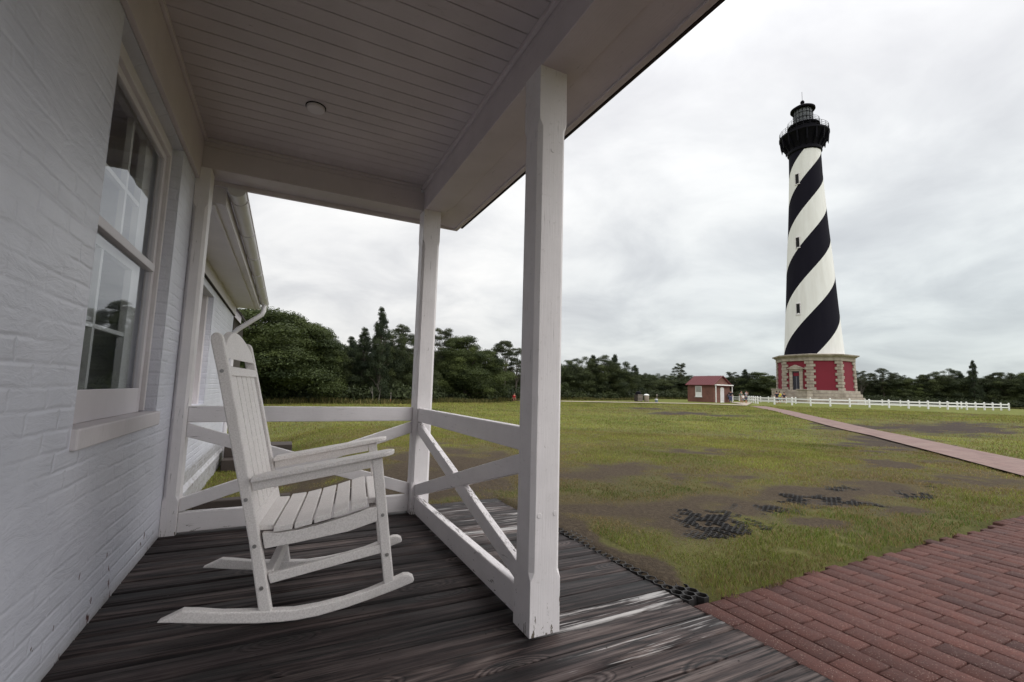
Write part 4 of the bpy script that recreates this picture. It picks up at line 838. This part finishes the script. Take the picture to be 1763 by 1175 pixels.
# gallery
MB().lathe([(2.74, 49.5), (3.0, 49.7), (3.0, 50.2), (2.9, 50.4), (3.15, 51.2), (3.6, 52.2), (4.1, 52.9), (4.35, 53.1), (4.35, 53.45), (2.0, 53.5)], 64).build('gallery', M['lh_black'], lh, smooth=True)
for k in range(16):
    a = k*22.5+8; q = MB()
    p = [(2.85, 50.3), (3.05, 50.3), (3.9, 51.6), (4.05, 51.0), (4.15, 51.6), (4.3, 53.05), (2.9, 53.05)]
    t_ = R(a); n_ = Vector((math.sin(t_), -math.cos(t_), 0)); d_ = Vector((math.cos(t_), math.sin(t_), 0)); m_ = len(p)
    vs = [n_*r_+d_*s+Vector((0, 0, z)) for s in (-.11, .11) for r_, z in p]
    q.poly(vs, [tuple(range(m_)), tuple(range(2*m_-1, m_-1, -1))]+[(i, i+m_, (i+1) % m_+m_, (i+1) % m_) for i in range(m_)]); q.build('bracket', M['lh_black'], lh)
def ringrail(name, r_, zb, h, nposts, rad=.035, bars=3):
    q = MB()
    for b_ in range(bars):
        z = zb+h*(b_+1)/bars; q.tube([pol(r_, a, z) for a in np.linspace(0, 360, 49)], rad, 5, cap=False)
    for k in range(nposts): q.tube([pol(r_, 360*k/nposts, zb), pol(r_, 360*k/nposts, zb+h)], rad*1.3, 5)
    return q.build(name, M['lh_black'], lh)
ringrail('gallery_railing', 4.22, 53.4, 1.15, 24, .03)
MB().lathe([(2.45, 53.4), (2.35, 55.0), (2.85, 55.25), (2.85, 55.45), (1.7, 55.5)], 48).build('watch_room', M['lh_black'], lh, smooth=True)
ringrail('lantern_railing', 2.78, 55.4, 1.0, 16, .022)
MB().lathe([(1.75, 55.4), (1.75, 55.9), (1.70, 55.95)], 16).build('lantern_base', M['lh_black'], lh)
lg = MB(); 
for k in range(16): lg.tube([pol(1.72, 22.5*k, 55.9), pol(1.72, 22.5*k, 58.9)], .045, 5)
for z in (56.9, 57.9): lg.tube([pol(1.72, a, z) for a in np.linspace(0, 360, 33)], .035, 5, cap=False)
lg.build('lantern_bars', M['lh_black'], lh)
m, t, b = newmat('lantern glazing'); b.inputs['Base Color'].default_value = (.10, .11, .12, 1); b.inputs['Roughness'].default_value = .08; b.inputs['Alpha'].default_value = .6; M['lglass'] = m
MB().lathe([(1.66, 55.92), (1.66, 58.88), (1.63, 58.88), (1.63, 55.92)], 32).build('lantern_glass', M['lglass'], lh)
MB().lathe([(.3, 55.5), (.3, 56.6), (.55, 56.7), (.6, 57.6), (.3, 57.8)], 16).build('beacon', M['offwhite'], lh)
MB().lathe([(2.12, 58.78), (2.2, 58.9), (2.18, 59.15), (1.6, 59.55), (.8, 59.9), (.3, 60.05), (.2, 60.3)], 48).build('lantern_roof', M['lh_black'], lh, smooth=True)
MB().lathe([(.05, 60.25), (.26, 60.4), (.38, 60.65), (.38, 60.8), (.26, 61.05), (.05, 61.15)], 20).tube([(0, 0, 61.1), (0, 0, 63.0)], .035, 6).build('ball_finial', M['lh_black'], lh, smooth=True)

# ================================================================ OIL SHED
s1 = Vector((54.105, 49.651)); s2 = Vector((54.557, 45.376)); s3 = Vector((58.381, 45.729)); eu = (s2-s1).normalized(); ev = (s3-s2).normalized(); Lu = (s2-s1).length; Lv = (s3-s2).length
rz = math.atan2(eu.y, eu.x); zg = float(G(56, 47.5))
# local frame: x along the long wall (towards the gable front), y = to the right of it
shed = tag(empty('oil_shed', (s1.x, s1.y, zg), rz), 'small red brick shed with red metal roof and white door left of the lighthouse', 'shed')
sgn = 1 if (Vector((-eu.y, eu.x)).dot(ev) > 0) else -1
def sb(mb, name, mat, par=None, **kw):
    mb.v = [(x, y*sgn, z) for x, y, z in mb.v]; return mb.build(name, mat, par or shed, **kw)
def mat_shedbrick():
    m, t, b = newmat('shed brick'); br = N(t, 'ShaderNodeTexBrick', i_Scale=1.0)
    s = N(t, 'ShaderNodeSeparateXYZ'); t.links.new(N(t, 'ShaderNodeTexCoord').outputs['Object'], s.inputs[0]); cv = N(t, 'ShaderNodeCombineXYZ')
    t.links.new(math_(t, 'ADD', s.outputs[0], s.outputs[1]), cv.inputs[0]); t.links.new(s.outputs[2], cv.inputs[1]); t.links.new(cv.outputs[0], br.inputs[0])
    br.inputs['Color1'].default_value = (.20, .078, .058, 1); br.inputs['Color2'].default_value = (.145, .056, .044, 1); br.inputs['Mortar'].default_value = (.20, .14, .115, 1)
    br.inputs['Brick Width'].default_value = .23; br.inputs['Row Height'].default_value = .08; br.inputs['Mortar Size'].default_value = .006
    c = mix(t, ramp(t, noise(t, pos(t), 1.5, 5), [(.4, 0), (.7, .5)]), br.outputs[0], (.07, .035, .03)); t.links.new(c, b.inputs['Base Color']); b.inputs['Roughness'].default_value = .9; return m
M['shedbrick'] = mat_shedbrick()
M['redroof'] = simple('red standing seam metal', (.108, .018, .022), .5, .15, 3)
eh, rh = 2.56, 3.75
q = MB().prism([(0, -.3), (Lv, -.3), (Lv, eh), (Lv/2, rh), (0, eh)], 0, Lu, 'x'); sb(q, 'wall', M['shedbrick'])
q = MB(); o_ = .28; sl2 = (rh-eh)/(Lv/2)
for sd in (0, 1):
    pts = [(-o_, eh-o_*sl2+.03), (Lv/2, rh+.03), (Lv/2, rh+.09), (-o_, eh-o_*sl2+.09)]
    if sd: pts = [(Lv-a, z) for a, z in pts]
    q.prism(pts, -.2, Lu+.25, 'x')
    for k in range(13):
        x = -.2+k*(Lu+.42)/12; p2 = [(a, z+.06) for a, z in pts[:2]]+[(a, z+.05) for a, z in pts[2:]]; q.prism(p2, x, x+.04, 'x')
sb(q, 'roof', M['redroof'])
fr_ = sb(MB().box(1.35, 2.4, -.06, .02, .75, 2.3).box(1.27, 2.48, -.12, .02, .68, .75), 'window', M['white'])
lv = MB()
for k in range(9): lv.box(1.43, 2.32, -.085, -.062, 1.45+k*.09, 1.5+k*.09)
lv.v = [(x, y*sgn, z) for x, y, z in lv.v]; lv.build('louvres', M['bolt'], fr_)
dy = Lv*.5
q = MB(); q.prism([(dy-.42, 0), (dy+.42, 0), (dy+.42, 2.0), (dy+.3, 2.15), (dy, 2.2), (dy-.3, 2.15), (dy-.42, 2.0)], Lu, Lu+.06, 'x'); dr_ = sb(q, 'door', M['white'])
q = MB().box(Lu+.061, Lu+.08, dy-.3, dy-.02, .2, 1.8).box(Lu+.061, Lu+.08, dy+.02, dy+.3, .2, 1.8); q.v = [(x, y*sgn, z) for x, y, z in q.v]; q.build('door_panel', M['offwhite'], dr_)
sb(MB().box(Lu+.02, Lu+.55, -.12, Lv+.12, 2.42, 2.56), 'canopy', M['white'], bevel=.01)
sb(MB().box(Lu+.05, Lu+.45, .0, Lv, 2.32, 2.419), 'canopy_frame', M['redroof'])
for yy in (-.08, Lv+.0): sb(MB().box(Lu+.30, Lu+.40, yy, yy+.09, -.3, 2.419), 'canopy_post', M['white'])

# ================================================================ FENCES
def fence(pts, label, posth=.98):
    o0 = Vector((pts[0][0], pts[0][1], float(G(*pts[0])))); root = tag(empty('rail_fence', o0), label, 'fence', 'white rail fences around the lighthouse')
    for i, p in enumerate(pts):
        z = float(G(*p))-o0.z; x, y = p[0]-o0.x, p[1]-o0.y; a = pts[min(i+1, len(pts)-1)]; b_ = pts[max(i-1, 0)]; an = math.atan2(a[1]-b_[1], a[0]-b_[0])
        q = MB().box(-.075, .075, -.075, .075, -.2, posth).poly([(-.09, -.09, posth), (.09, -.09, posth), (.09, .09, posth), (-.09, .09, posth), (0, 0, posth+.07)], [(0,3,2,1),(0,1,4),(1,2,4),(2,3,4),(3,0,4)])
        q.build('fence_post', M['white'], root, loc=(x, y, z), rotz=an)
    r = MB()
    for i in range(len(pts)-1):
        p, q_ = pts[i], pts[i+1]; za, zb_ = float(G(*p))-o0.z, float(G(*q_))-o0.z
        for h in (.40, .80): r.beam((p[0]-o0.x, p[1]-o0.y, za+h), (q_[0]-o0.x, q_[1]-o0.y, zb_+h), .05, .15)
    r.build('fence_rails', M['white'], root)
fence(FENCE_FRONT, 'white two rail fence running along the lawn in front of the lighthouse base')
fence(FENCE_SIDE, 'white two rail fence at the right end, receding towards the corner')
fence(FENCE_BACK[1:], 'farther white two rail fence seen through the front one, right of the lighthouse')
fence(FENCE_GATE, 'white two rail fence between the people and the lighthouse stairs')
fence(FENCE_SHORT[1:], 'short stretch of white fence beside the end of the brick path')

# ================================================================ SMALL OBJECTS
M['bin_wood'] = simple('weathered grey slats', (.20, .17, .15), .8, .3, 6); M['bin_tan'] = simple('tan concrete bin', (.30, .25, .21), .8, .2, 6)
def gz(x, y): return float(G(x, y))
b1 = tag(empty('slatted_bin', (41.85, 46.65, gz(41.85, 46.65))), 'tall dark bin enclosure with pale horizontal slats by the trees', 'litter bin')
q = MB().box(-.38, .38, -.35, .35, 0, .9); q.build('bin_body', M['timber'], b1)
for k in range(5): MB().box(-.42, .42, -.41, -.352, .08+k*.18, .19+k*.18).build('slat', M['bin_wood'], b1)
MB().lathe([(.36, .9), (.36, 1.0), (.3, 1.25), (.1, 1.33)], 16).build('hood', M['lh_black'], b1, smooth=True)
b2 = tag(empty('trash_can', (42.81, 46.17, gz(42.81, 46.17))), 'round tan trash can with a white lid by the sandy path', 'trash can')
MB().lathe([(.30, 0), (.33, .05), (.33, .8), (.3, .82)], 20).build('can_body', M['bin_tan'], b2, smooth=True); MB().lathe([(.36, .80), (.36, .88), (.2, .98), (.05, 1.0)], 20).build('lid', M['white'], b2, smooth=True)
M['stub'] = simple('grey blue plastic', (.20, .23, .30), .6)
b3 = tag(empty('utility_box', (41.04, 42.55, gz(41.04, 42.55))), 'low grey blue utility cylinder with pale cap at the edge of the sandy path', 'utility box')
MB().lathe([(.16, 0), (.18, .03), (.18, .36), (.15, .38)], 16).build('cylinder_body', M['stub'], b3, smooth=True); MB().lathe([(.2, .36), (.2, .42), (.05, .45)], 16).build('cap', M['white'], b3, smooth=True)
b4 = MB().tube([(0, 0, 0), (0, 0, .95)], [.04, .035], 8).box(-.10, .10, -.02, .02, .82, 1.02); tag(b4.build('marker_post', M['bin_wood'], loc=(42.57, 44.04, gz(42.57, 44.04))), 'thin grey marker post standing behind the utility box', 'marker post')
b5 = tag(empty('survey_stake', (7.08, 34.16, gz(7.08, 34.16))), 'slim wooden survey stake with orange foot in front of the dark trees', 'stake')
MB().box(-.035, .035, -.02, .02, .30, .80).build('stake_shaft', M['paletrunk'], b5); M['orange'] = simple('orange paint', (.30, .075, .03), .7); MB().box(-.037, .037, -.022, .022, -.1, .299).build('painted_foot', M['orange'], b5)
b6 = tag(empty('timber_steps', (-.35, 8.75, -.4)), 'dark old timber steps against the far end of the white brick house', 'steps')
MB().box(-.45, .55, -.2, .6, .0, .18).box(-.45, .55, .1, .6, .18, .36).build('treads', M['timber'], b6, bevel=.01)
b7 = MB().box(-.6, 1.4, -.07, .07, -.05, .10); tag(b7.build('landscape_timber', M['timber'], loc=(-.2, 6.15, -.40), rotz=.05, bevel=.012), 'dark landscape timber lying on the grass below the end railing', 'timber')

# ================================================================ PEOPLE (small, far away)
def skin_obj(name, verts, edges, radii, mat, parent, root=0, sub=1):
    me = bpy.data.meshes.new(name); me.from_pydata(verts, edges, []); me.update(); me.materials.append(mat)
    o = bpy.data.objects.new(name, me); link(o, parent)
    md = o.modifiers.new('skin', 'SKIN'); md.use_smooth_shade = True
    if len(me.skin_vertices) == 0: return o
    for i, r_ in enumerate(radii): me.skin_vertices[0].data[i].radius = (r_, r_) if not isinstance(r_, tuple) else r_
    me.skin_vertices[0].data[root].use_root = True
    s = o.modifiers.new('sub', 'SUBSURF'); s.levels = sub; s.render_levels = sub
    return o
M['skin'] = simple('skin', (.38, .20, .14), .6, .05)
_cm = {}
def cloth(c):
    if c not in _cm: _cm[c] = simple('cloth', c, .85, .1)
    return _cm[c]
def person(x, y, rz, label, shirt, legs, H=1.72, pose='stand', longleg=False, hair=(.03, .02, .015), pack=None, arms='down'):
    k = H/1.72; p = tag(empty('person', (x, y, gz(x, y)), rz), label, 'person')
    def S(*a): return tuple(v*k for v in a)
    if pose == 'stand': hip = .88; kn = [(-.10, -.02, .48), (.11, .06, .48)]; ft = [(-.11, .03, .08), (.12, .0, .08)]; lean = 0.0
    elif pose == 'sit': hip = .48; kn = [(-.12, -.42, .50), (.12, -.42, .50)]; ft = [(-.12, -.44, .08), (.12, -.46, .08)]; lean = .05
    else: hip = .28; kn = [(-.14, -.32, .46), (.14, -.30, .40)]; ft = [(-.12, -.05, .06), (.13, -.10, .06)]; lean = -.14
    b = hip; ln = lean
    spine = [(0, 0, b), (0, ln*.3, b+.18), (0, ln*.7, b+.38), (0, ln, b+.52), (0, ln-.01, b+.60), (0, ln-.03, b+.70), (0, ln-.02, b+.79)]
    if arms == 'down': el = [(-.25, ln+.02, b+.22), (.25, ln+.02, b+.22)]; ha = [(-.26, ln-.10, b-.02), (.26, ln-.10, b-.02)]
    elif arms == 'face': el = [(-.28, ln-.16, b+.32), (.26, ln-.12, b+.30)]; ha = [(-.08, ln-.22, b+.62), (.09, ln-.22, b+.62)]
    else: el = [(-.30, ln+.05, b+.28), (.30, ln+.05, b+.28)]; ha = [(-.12, ln-.02, b+.10), (.12, ln-.02, b+.10)]
    sh = [(-.18, ln, b+.50), (.18, ln, b+.50)]
    vs = spine+[sh[0], el[0], ha[0], sh[1], el[1], ha[1], (-.09, 0, b-.05), kn[0], ft[0], (.09, 0, b-.05), kn[1], ft[1], (ft[0][0], ft[0][1]-.16, .04), (ft[1][0], ft[1][1]-.16, .04), (ha[0][0]*.95, ha[0][1]-.03, ha[0][2]-.09), (ha[1][0]*.95, ha[1][1]-.03, ha[1][2]-.09)]
    es = [(0,1),(1,2),(2,3),(3,4),(4,5),(5,6),(3,7),(7,8),(8,9),(3,10),(10,11),(11,12),(0,13),(13,14),(14,15),(0,16),(16,17),(17,18),(15,19),(18,20),(9,21),(12,22)]
    rd = [(.14,.10),(.13,.095),(.15,.10),(.12,.08),.055,(.085,.10),(.07,.08),.055,.042,.032,.055,.042,.032,.085,.058,.04,.085,.058,.04,.035,.035,.028,.028]
    sc3 = lambda r_: tuple(q*k for q in r_) if isinstance(r_, tuple) else r_*k
    skin_obj('body', [S(*v) for v in vs], es, [sc3(r_) for r_ in rd], M['skin'], p)
    sv = [(0, 0, b-.03), spine[1], spine[2], spine[3], (sh[0]), tuple(Vector(sh[0]).lerp(Vector(el[0]), .75)), sh[1], tuple(Vector(sh[1]).lerp(Vector(el[1]), .75))]
    skin_obj('shirt', [S(*v) for v in sv], [(0,1),(1,2),(2,3),(3,4),(4,5),(3,6),(6,7)], [sc3(r_) for r_ in [(.165,.125),(.16,.12),(.175,.125),(.14,.10),.078,.066,.078,.066]], cloth(shirt), p)
    f = .95 if longleg else .62
    def leg(h_, kk, ff):
        if longleg: return [h_, kk, tuple(Vector(kk).lerp(Vector(ff), .85))]
        return [h_, tuple(Vector(h_).lerp(Vector(kk), .6)), tuple(Vector(h_).lerp(Vector(kk), 1.0))]
    l0 = leg((-.09, 0, b-.05), kn[0], ft[0]); l1 = leg((.09, 0, b-.05), kn[1], ft[1])
    skin_obj('trousers' if longleg else 'shorts', [S(*v) for v in [(0, 0, b+.04)]+l0+l1], [(0,1),(1,2),(2,3),(0,4),(4,5),(5,6)], [sc3(r_) for r_ in [(.155,.12),.105,.085,.07 if longleg else .085,.105,.085,.07 if longleg else .085]], cloth(legs), p)
    hd = Vector(spine[5]); bm = bmesh.new(); bmesh.ops.create_icosphere(bm, subdivisions=2, radius=.118*k)
    for v in list(bm.verts):
        if v.co.z < .01*k and v.co.y < .02*k: v.co *= .7
    me = bpy.data.meshes.new('hair'); bm.to_mesh(me); bm.free(); me.materials.append(cloth(hair)); ho = bpy.data.objects.new('hair', me); link(ho, p); ho.location = (hd.x*k, (hd.y+.02)*k, (hd.z+.055)*k)
    if pack: 
        pk = MB().box(-.16*k, .16*k, .10*k, .28*k, (b+.05)*k, (b+.52)*k).build('backpack', cloth(pack), None, bevel=.05, loc=(x, y, gz(x, y)), rotz=rz); tag(pk, 'bright blue backpack worn by the person beside the shed door', 'backpack')
    return p
TO = lambda x, y: math.atan2(-x, y)      # rotation that turns the back (+y) away from the camera
person(57.785, 45.455, TO(57.8, 45.5)+R(180), 'person with a bright blue backpack standing at the corner of the brick shed', (.03, .03, .05), (.05, .05, .07), 1.45, pack=(.02, .20, .42))
person(57.571, 44.999, TO(57.6, 45)+R(170), 'person in a dark top and blue jeans next to the shed', (.03, .025, .04), (.10, .12, .24), 1.8, longleg=True)
person(58.017, 43.652, TO(58, 43.7)+R(40), 'person in a grey green shirt and light shorts standing left of the path end', (.14, .17, .15), (.35, .30, .26), 1.75, arms='hips')
person(57.335, 42.867, TO(57.3, 42.9)+R(20), 'short person in a white shirt between two adults', (.75, .73, .72), (.22, .25, .28), 1.3)
person(56.370, 41.661, TO(56.4, 41.7)+R(60), 'person in a grey shirt and navy shorts raising both hands to the face', (.32, .32, .38), (.05, .06, .11), 1.74, arms='face')
person(59.35, 39.30, TO(59.6, 39.5)+R(200), 'person in navy shirt and dark shorts standing at the white fence', (.012, .014, .03), (.012, .012, .02), 1.78, arms='hips')
person(64.338, 42.191, TO(64.3, 42.2)+R(150), 'person in a bright yellow shirt behind the fence', (.62, .55, .06), (.12, .3, .35), 1.8)
person(68.876, 44.429, TO(68.9, 44.4), 'person in a dark blue shirt near the lighthouse stairs, arms crossed', (.018, .02, .045), (.03, .03, .04), 1.72, arms='hips')
person(20.797, 41.385, TO(20.8, 41.4)+R(50), 'person in a red shirt crouching on the lawn before the distant path', (.35, .012, .018), (.10, .02, .03), 1.35, pose='crouch')

# ================================================================ TREES
def leafset(g, centers, radii, per, size, flat=.8, shade=1.0):
    P = []; Nn = []; Cc = []
    for c, r_, k in zip(centers, radii, per):
        d = g.normal(size=(k, 3)); d /= np.linalg.norm(d, axis=1)[:, None]; d[:, 2] = np.where(g.random(k) < .75, np.abs(d[:, 2]), d[:, 2])
        rad = r_*(.35+.85*g.random(k)**.9)[:, None]; P.append(c+d*rad*np.array([1, 1, flat])); Nn.append(d)
        tone = g.normal(0, 1); Cc.append(np.full(k, tone)+g.normal(0, .5, k))
    P = np.concatenate(P); Nn = np.concatenate(Nn); Cc = np.concatenate(Cc)
    return P, Nn, Cc
def leafmesh(name, g, P, Nn, tone, size, mat, c0, c1, asp=1.0):
    n = len(P); Nn = Nn+g.normal(0, .7, (n, 3)); Nn /= np.linalg.norm(Nn, axis=1)[:, None]
    a = np.cross(Nn, g.normal(size=(n, 3))); a /= np.linalg.norm(a, axis=1)[:, None]; b_ = np.cross(Nn, a)
    s = size*(.5+g.random(n))[:, None]
    V = np.stack([P-a*s, P-b_*s*.45*asp+a*s*.1, P+a*s*1.1, P+b_*s*.5*asp], 1).reshape(-1, 3); F = np.arange(4*n).reshape(-1, 4)
    k = np.clip(.45+.25*tone, 0, 1)[:, None]; c = np.array(c0)+(np.array(c1)-np.array(c0))*k; c = np.repeat(c, 4, 0)
    me = quadmesh(name, V, F, mat, col=c); return me
def proto(kind, seed):
    g = np.random.default_rng(seed); H = 7.0; Rr = 3.0
    cs = []; rs = []; trunk = MB(); tips = []
    if kind in ('oak', 'scrub'):
        n = 54 if kind == 'oak' else 60
        for i in range(n):
            a = g.random()*2*np.pi; zt = .08+.80*g.random()**.8
            wz = math.sqrt(max(.02, 1-((zt-.38)/.62)**2)) if zt > .38 else (.85+.15*zt/.38)
            rr_ = Rr*wz*(.40+.68*g.random()); top = H*(.02 if kind == 'oak' else .0)
            r_ = (.45+.6*g.random())*(1 if kind == 'oak' else .85)*(1.1-.35*zt)
            cs.append(np.array([rr_*math.cos(a), rr_*math.sin(a), H*zt*.93-r_*.1+.15])); rs.append(r_)
        if kind == 'scrub':
            for i in range(9): a = g.random()*6.28; q = g.random()*Rr*.75; cs.append(np.array([q*math.cos(a), q*math.sin(a), H*(.86+.11*g.random()-.14*q/Rr)])); rs.append(.32+.2*g.random())
        else:
            for i in range(7): a = g.random()*6.28; q = g.random()*Rr*.5; cs.append(np.array([q*math.cos(a), q*math.sin(a), H*(.88+.05*g.random()-.1*q/Rr)])); rs.append(.5+.25*g.random())
        c0, c1 = ((.024, .036, .012), (.086, .108, .030)) if kind == 'oak' else ((.020, .030, .014), (.072, .088, .030))
        for i in range(16): a = g.random()*6.28; q = g.random()*Rr*.55; cs.append(np.array([q*math.cos(a), q*math.sin(a), H*(.18+.5*g.random())])); rs.append(1.15)
        size = .060; per = [int(980*(r_/.8)**2) for r_ in rs]; flat = .75
    elif kind == 'cedar':
        for i in range(100):
            zt = .06+.92*g.random()**.85; Rt = Rr*.80*(1-zt)**.8*(.25+.8*g.random())+.05; a = g.random()*2*np.pi
            cs.append(np.array([Rt*math.cos(a), Rt*math.sin(a), H*zt])); rs.append(.16+.34*(1-zt)+.20*g.random())
        c0, c1 = (.016, .026, .014), (.050, .066, .028); size = .062; per = [int(380*(r_/.5)**1.6)+40 for r_ in rs]; flat = .95
    else:
        for i in range(38):
            zt = .34+.64*g.random(); Rt = Rr*.85*(1.15-abs(zt-.62)*1.5)*(.25+.7*g.random())*(1-.5*max(0, zt-.8)/.2); a = g.random()*2*np.pi
            cs.append(np.array([Rt*math.cos(a), Rt*math.sin(a), H*zt])); rs.append(.36+.3*g.random())
        c0, c1 = (.022, .030, .014), (.066, .076, .032); size = .066; per = [int(420*(r_/.5)**1.6) for r_ in rs]; flat = .55
    P, Nn, tone = leafset(g, cs, rs, per, size, flat)
    crown = leafmesh('crown', g, P, Nn, tone, size, M['leaves'], c0, c1, 1.0 if kind in ('oak',) else .7)
    trunk.tube([(0, 0, -.4), (.05, .02, H*.2), (-.05, .06, H*.5), (0, 0, H*.9)], [.17, .14, .09, .02], 7)
    for c in cs[::3]: trunk.tube([(0, 0, max(.25, c[2]*.55)), tuple(c*np.array([.5, .5, .85])), tuple(c)], [.055, .035, .012], 5)
    tk = trunk.build('trunk', M['bark'])
    return crown, tk
protos = {}
for kind, ns in (('oak', 3), ('scrub', 3), ('cedar', 2), ('pine', 2)):
    for s in range(ns): protos[(kind, s)] = proto(kind, 100+s*13+len(kind))
kn_ = {'oak': 'rounded live oak', 'scrub': 'dense dark wax myrtle', 'cedar': 'pointed dark cedar', 'pine': 'loose crowned pine'}
catn = {'oak': 'oak_tree', 'scrub': 'evergreen_tree', 'cedar': 'cedar_tree', 'pine': 'pine_tree'}
used = {}
SPECIAL = {}
def zone(x, y):
    az = math.degrees(math.atan2(x, y))
    return ('behind the rocking chair and the gutter' if az < 1.5 else 'between the chair and the corner post' if az < 13 else 'between the two right hand porch posts' if az < 31 else
            'right of the near porch post' if az < 42 else 'in the distance around the brick shed' if az < 55.5 else 'hidden low behind the lighthouse' if az < 63.5 else 'right of the lighthouse')
rt = random.Random(5)
def place(kind, x, y, H, w, row):
    s = rt.randrange(3 if kind in ('oak', 'scrub') else 2); cr0, tk0 = protos[(kind, s)]
    root = empty(catn[kind], (x, y, gz(x, y)), rt.uniform(0, 6.28)); first = not used.get((kind, s))
    if first: used[(kind, s)] = True; a, b_ = cr0, tk0
    else: a, b_ = cr0.copy(), tk0.copy(); C.objects.link(a); C.objects.link(b_)
    a.parent = root; b_.parent = root
    root.scale = (w/3.0, w/3.0*rt.uniform(.9, 1.1), H/7.0)
    z = zone(x, y)
    tag(root, '%s %s %s' % (kn_[kind], 'in the wood edge' if row == 0 else 'deeper in the wood', z), 'tree', 'wood of trees ' + z)
    return root
trees = [place(k, x, y, H, w, 0) for k, x, y, H, w in TREES]
for k, x, y, H, w in BACKROW: place(k, x, y, H, w, 1)
for kk, (cr_0, tk_0) in protos.items():
    if not used.get(kk): bpy.data.objects.remove(cr_0); bpy.data.objects.remove(tk_0)
def relabel(i, txt): trees[i]['label'] = txt
relabel(8, 'tallest dark cedar with a stepped pointed top left of the corner porch post')
relabel(17, 'pine with flat tufted top just left of the near porch post'); relabel(31, 'lone pine rising above the distant trees left of the shed')
for i, tr in enumerate(TREES):
    if tr[4] == 2.40 and tr[0] == 'cedar' and tr[1] > 130: relabel(i, 'single pointed cedar standing above the trees at the far right')
# pale bare trunks under the cedar
for x, y, h, l in ((6.15, 34.0, 1.5, .22), (5.85, 34.2, 1.2, -.15)):
    MBt = MB().tube([(0, 0, -.2), (l*.5, 0, h*.5), (l, .05, h)], [.045, .035, .02], 6).tube([(l*.5, 0, h*.5), (l*.5-.25, 0, h*.95)], [.025, .01], 5)
    tag(MBt.build('dead_trunk', M['paletrunk'], loc=(x, y, gz(x, y))), 'pale bare dead stem at the dark foot of the cedar', 'dead tree', 'pale dead stems below the cedar')
# undergrowth along the edge of the wood, and a fringe of tall dry grass
g = np.random.default_rng(21); UN = np.array(UNDER); cs = []; rs = []
seg = np.hypot(*np.diff(UN, axis=0).T); cum = np.concatenate([[0], np.cumsum(seg)])
for s in np.arange(0, cum[-1], .75):
    x = np.interp(s, cum, UN[:, 0]); y = np.interp(s, cum, UN[:, 1]); d = math.hypot(x, y)
    if 59 < math.degrees(math.atan2(x, y)) < 61: pass
    for q in range(2):
        r_ = g.uniform(.35, .8)*(1+d/160); off = g.uniform(.6, 2.6); ux, uy = x/d, y/d
        cs.append(np.array([x+ux*off+g.normal(0, .3), y+uy*off+g.normal(0, .3), gz(x, y)+r_*.5])); rs.append(r_)
P, Nn, tone = leafset(g, cs, rs, [int(150*(r_/.6)**1.5) for r_ in rs], .1, .9)
un = leafmesh('undergrowth', g, P, Nn, tone, .13, M['leaves'], (.018, .026, .012), (.060, .075, .026)); tag(un, 'dark tangled undergrowth along the foot of the woods', 'undergrowth', kind='stuff')
n = 60000; s = g.random(n)*cum[-1]; x = np.interp(s, cum, UN[:, 0]); y = np.interp(s, cum, UN[:, 1]); d = np.hypot(x, y); off = g.uniform(-1.1, 1.0, n)
x = x+x/d*off; y = y+y/d*off; z = G(x, y)-.02; h = g.uniform(.10, .5, n)*(.4+fbm(x*.4, y*.4, 2)); a = g.random(n)*6.28; w_ = .02*(1+d/40); l = g.normal(0, .12, (n, 2))
V = np.stack([np.stack([x-w_*np.cos(a), y-w_*np.sin(a), z], 1), np.stack([x+w_*np.cos(a), y+w_*np.sin(a), z], 1), np.stack([x+l[:, 0], y+l[:, 1], z+h], 1)], 1).reshape(-1, 3)
c = np.where(g.random((n, 1)) < .5, np.array([[.17, .145, .06]]), np.array([[.08, .09, .03]]))*g.uniform(.6, 1.2, (n, 1))
tg = quadmesh('tall_grass', V, np.arange(3*n).reshape(-1, 3), M['weed'], col=np.repeat(c, 3, 0)); tag(tg, 'unmown dry grass along the foot of the woods', 'tall grass', kind='stuff')
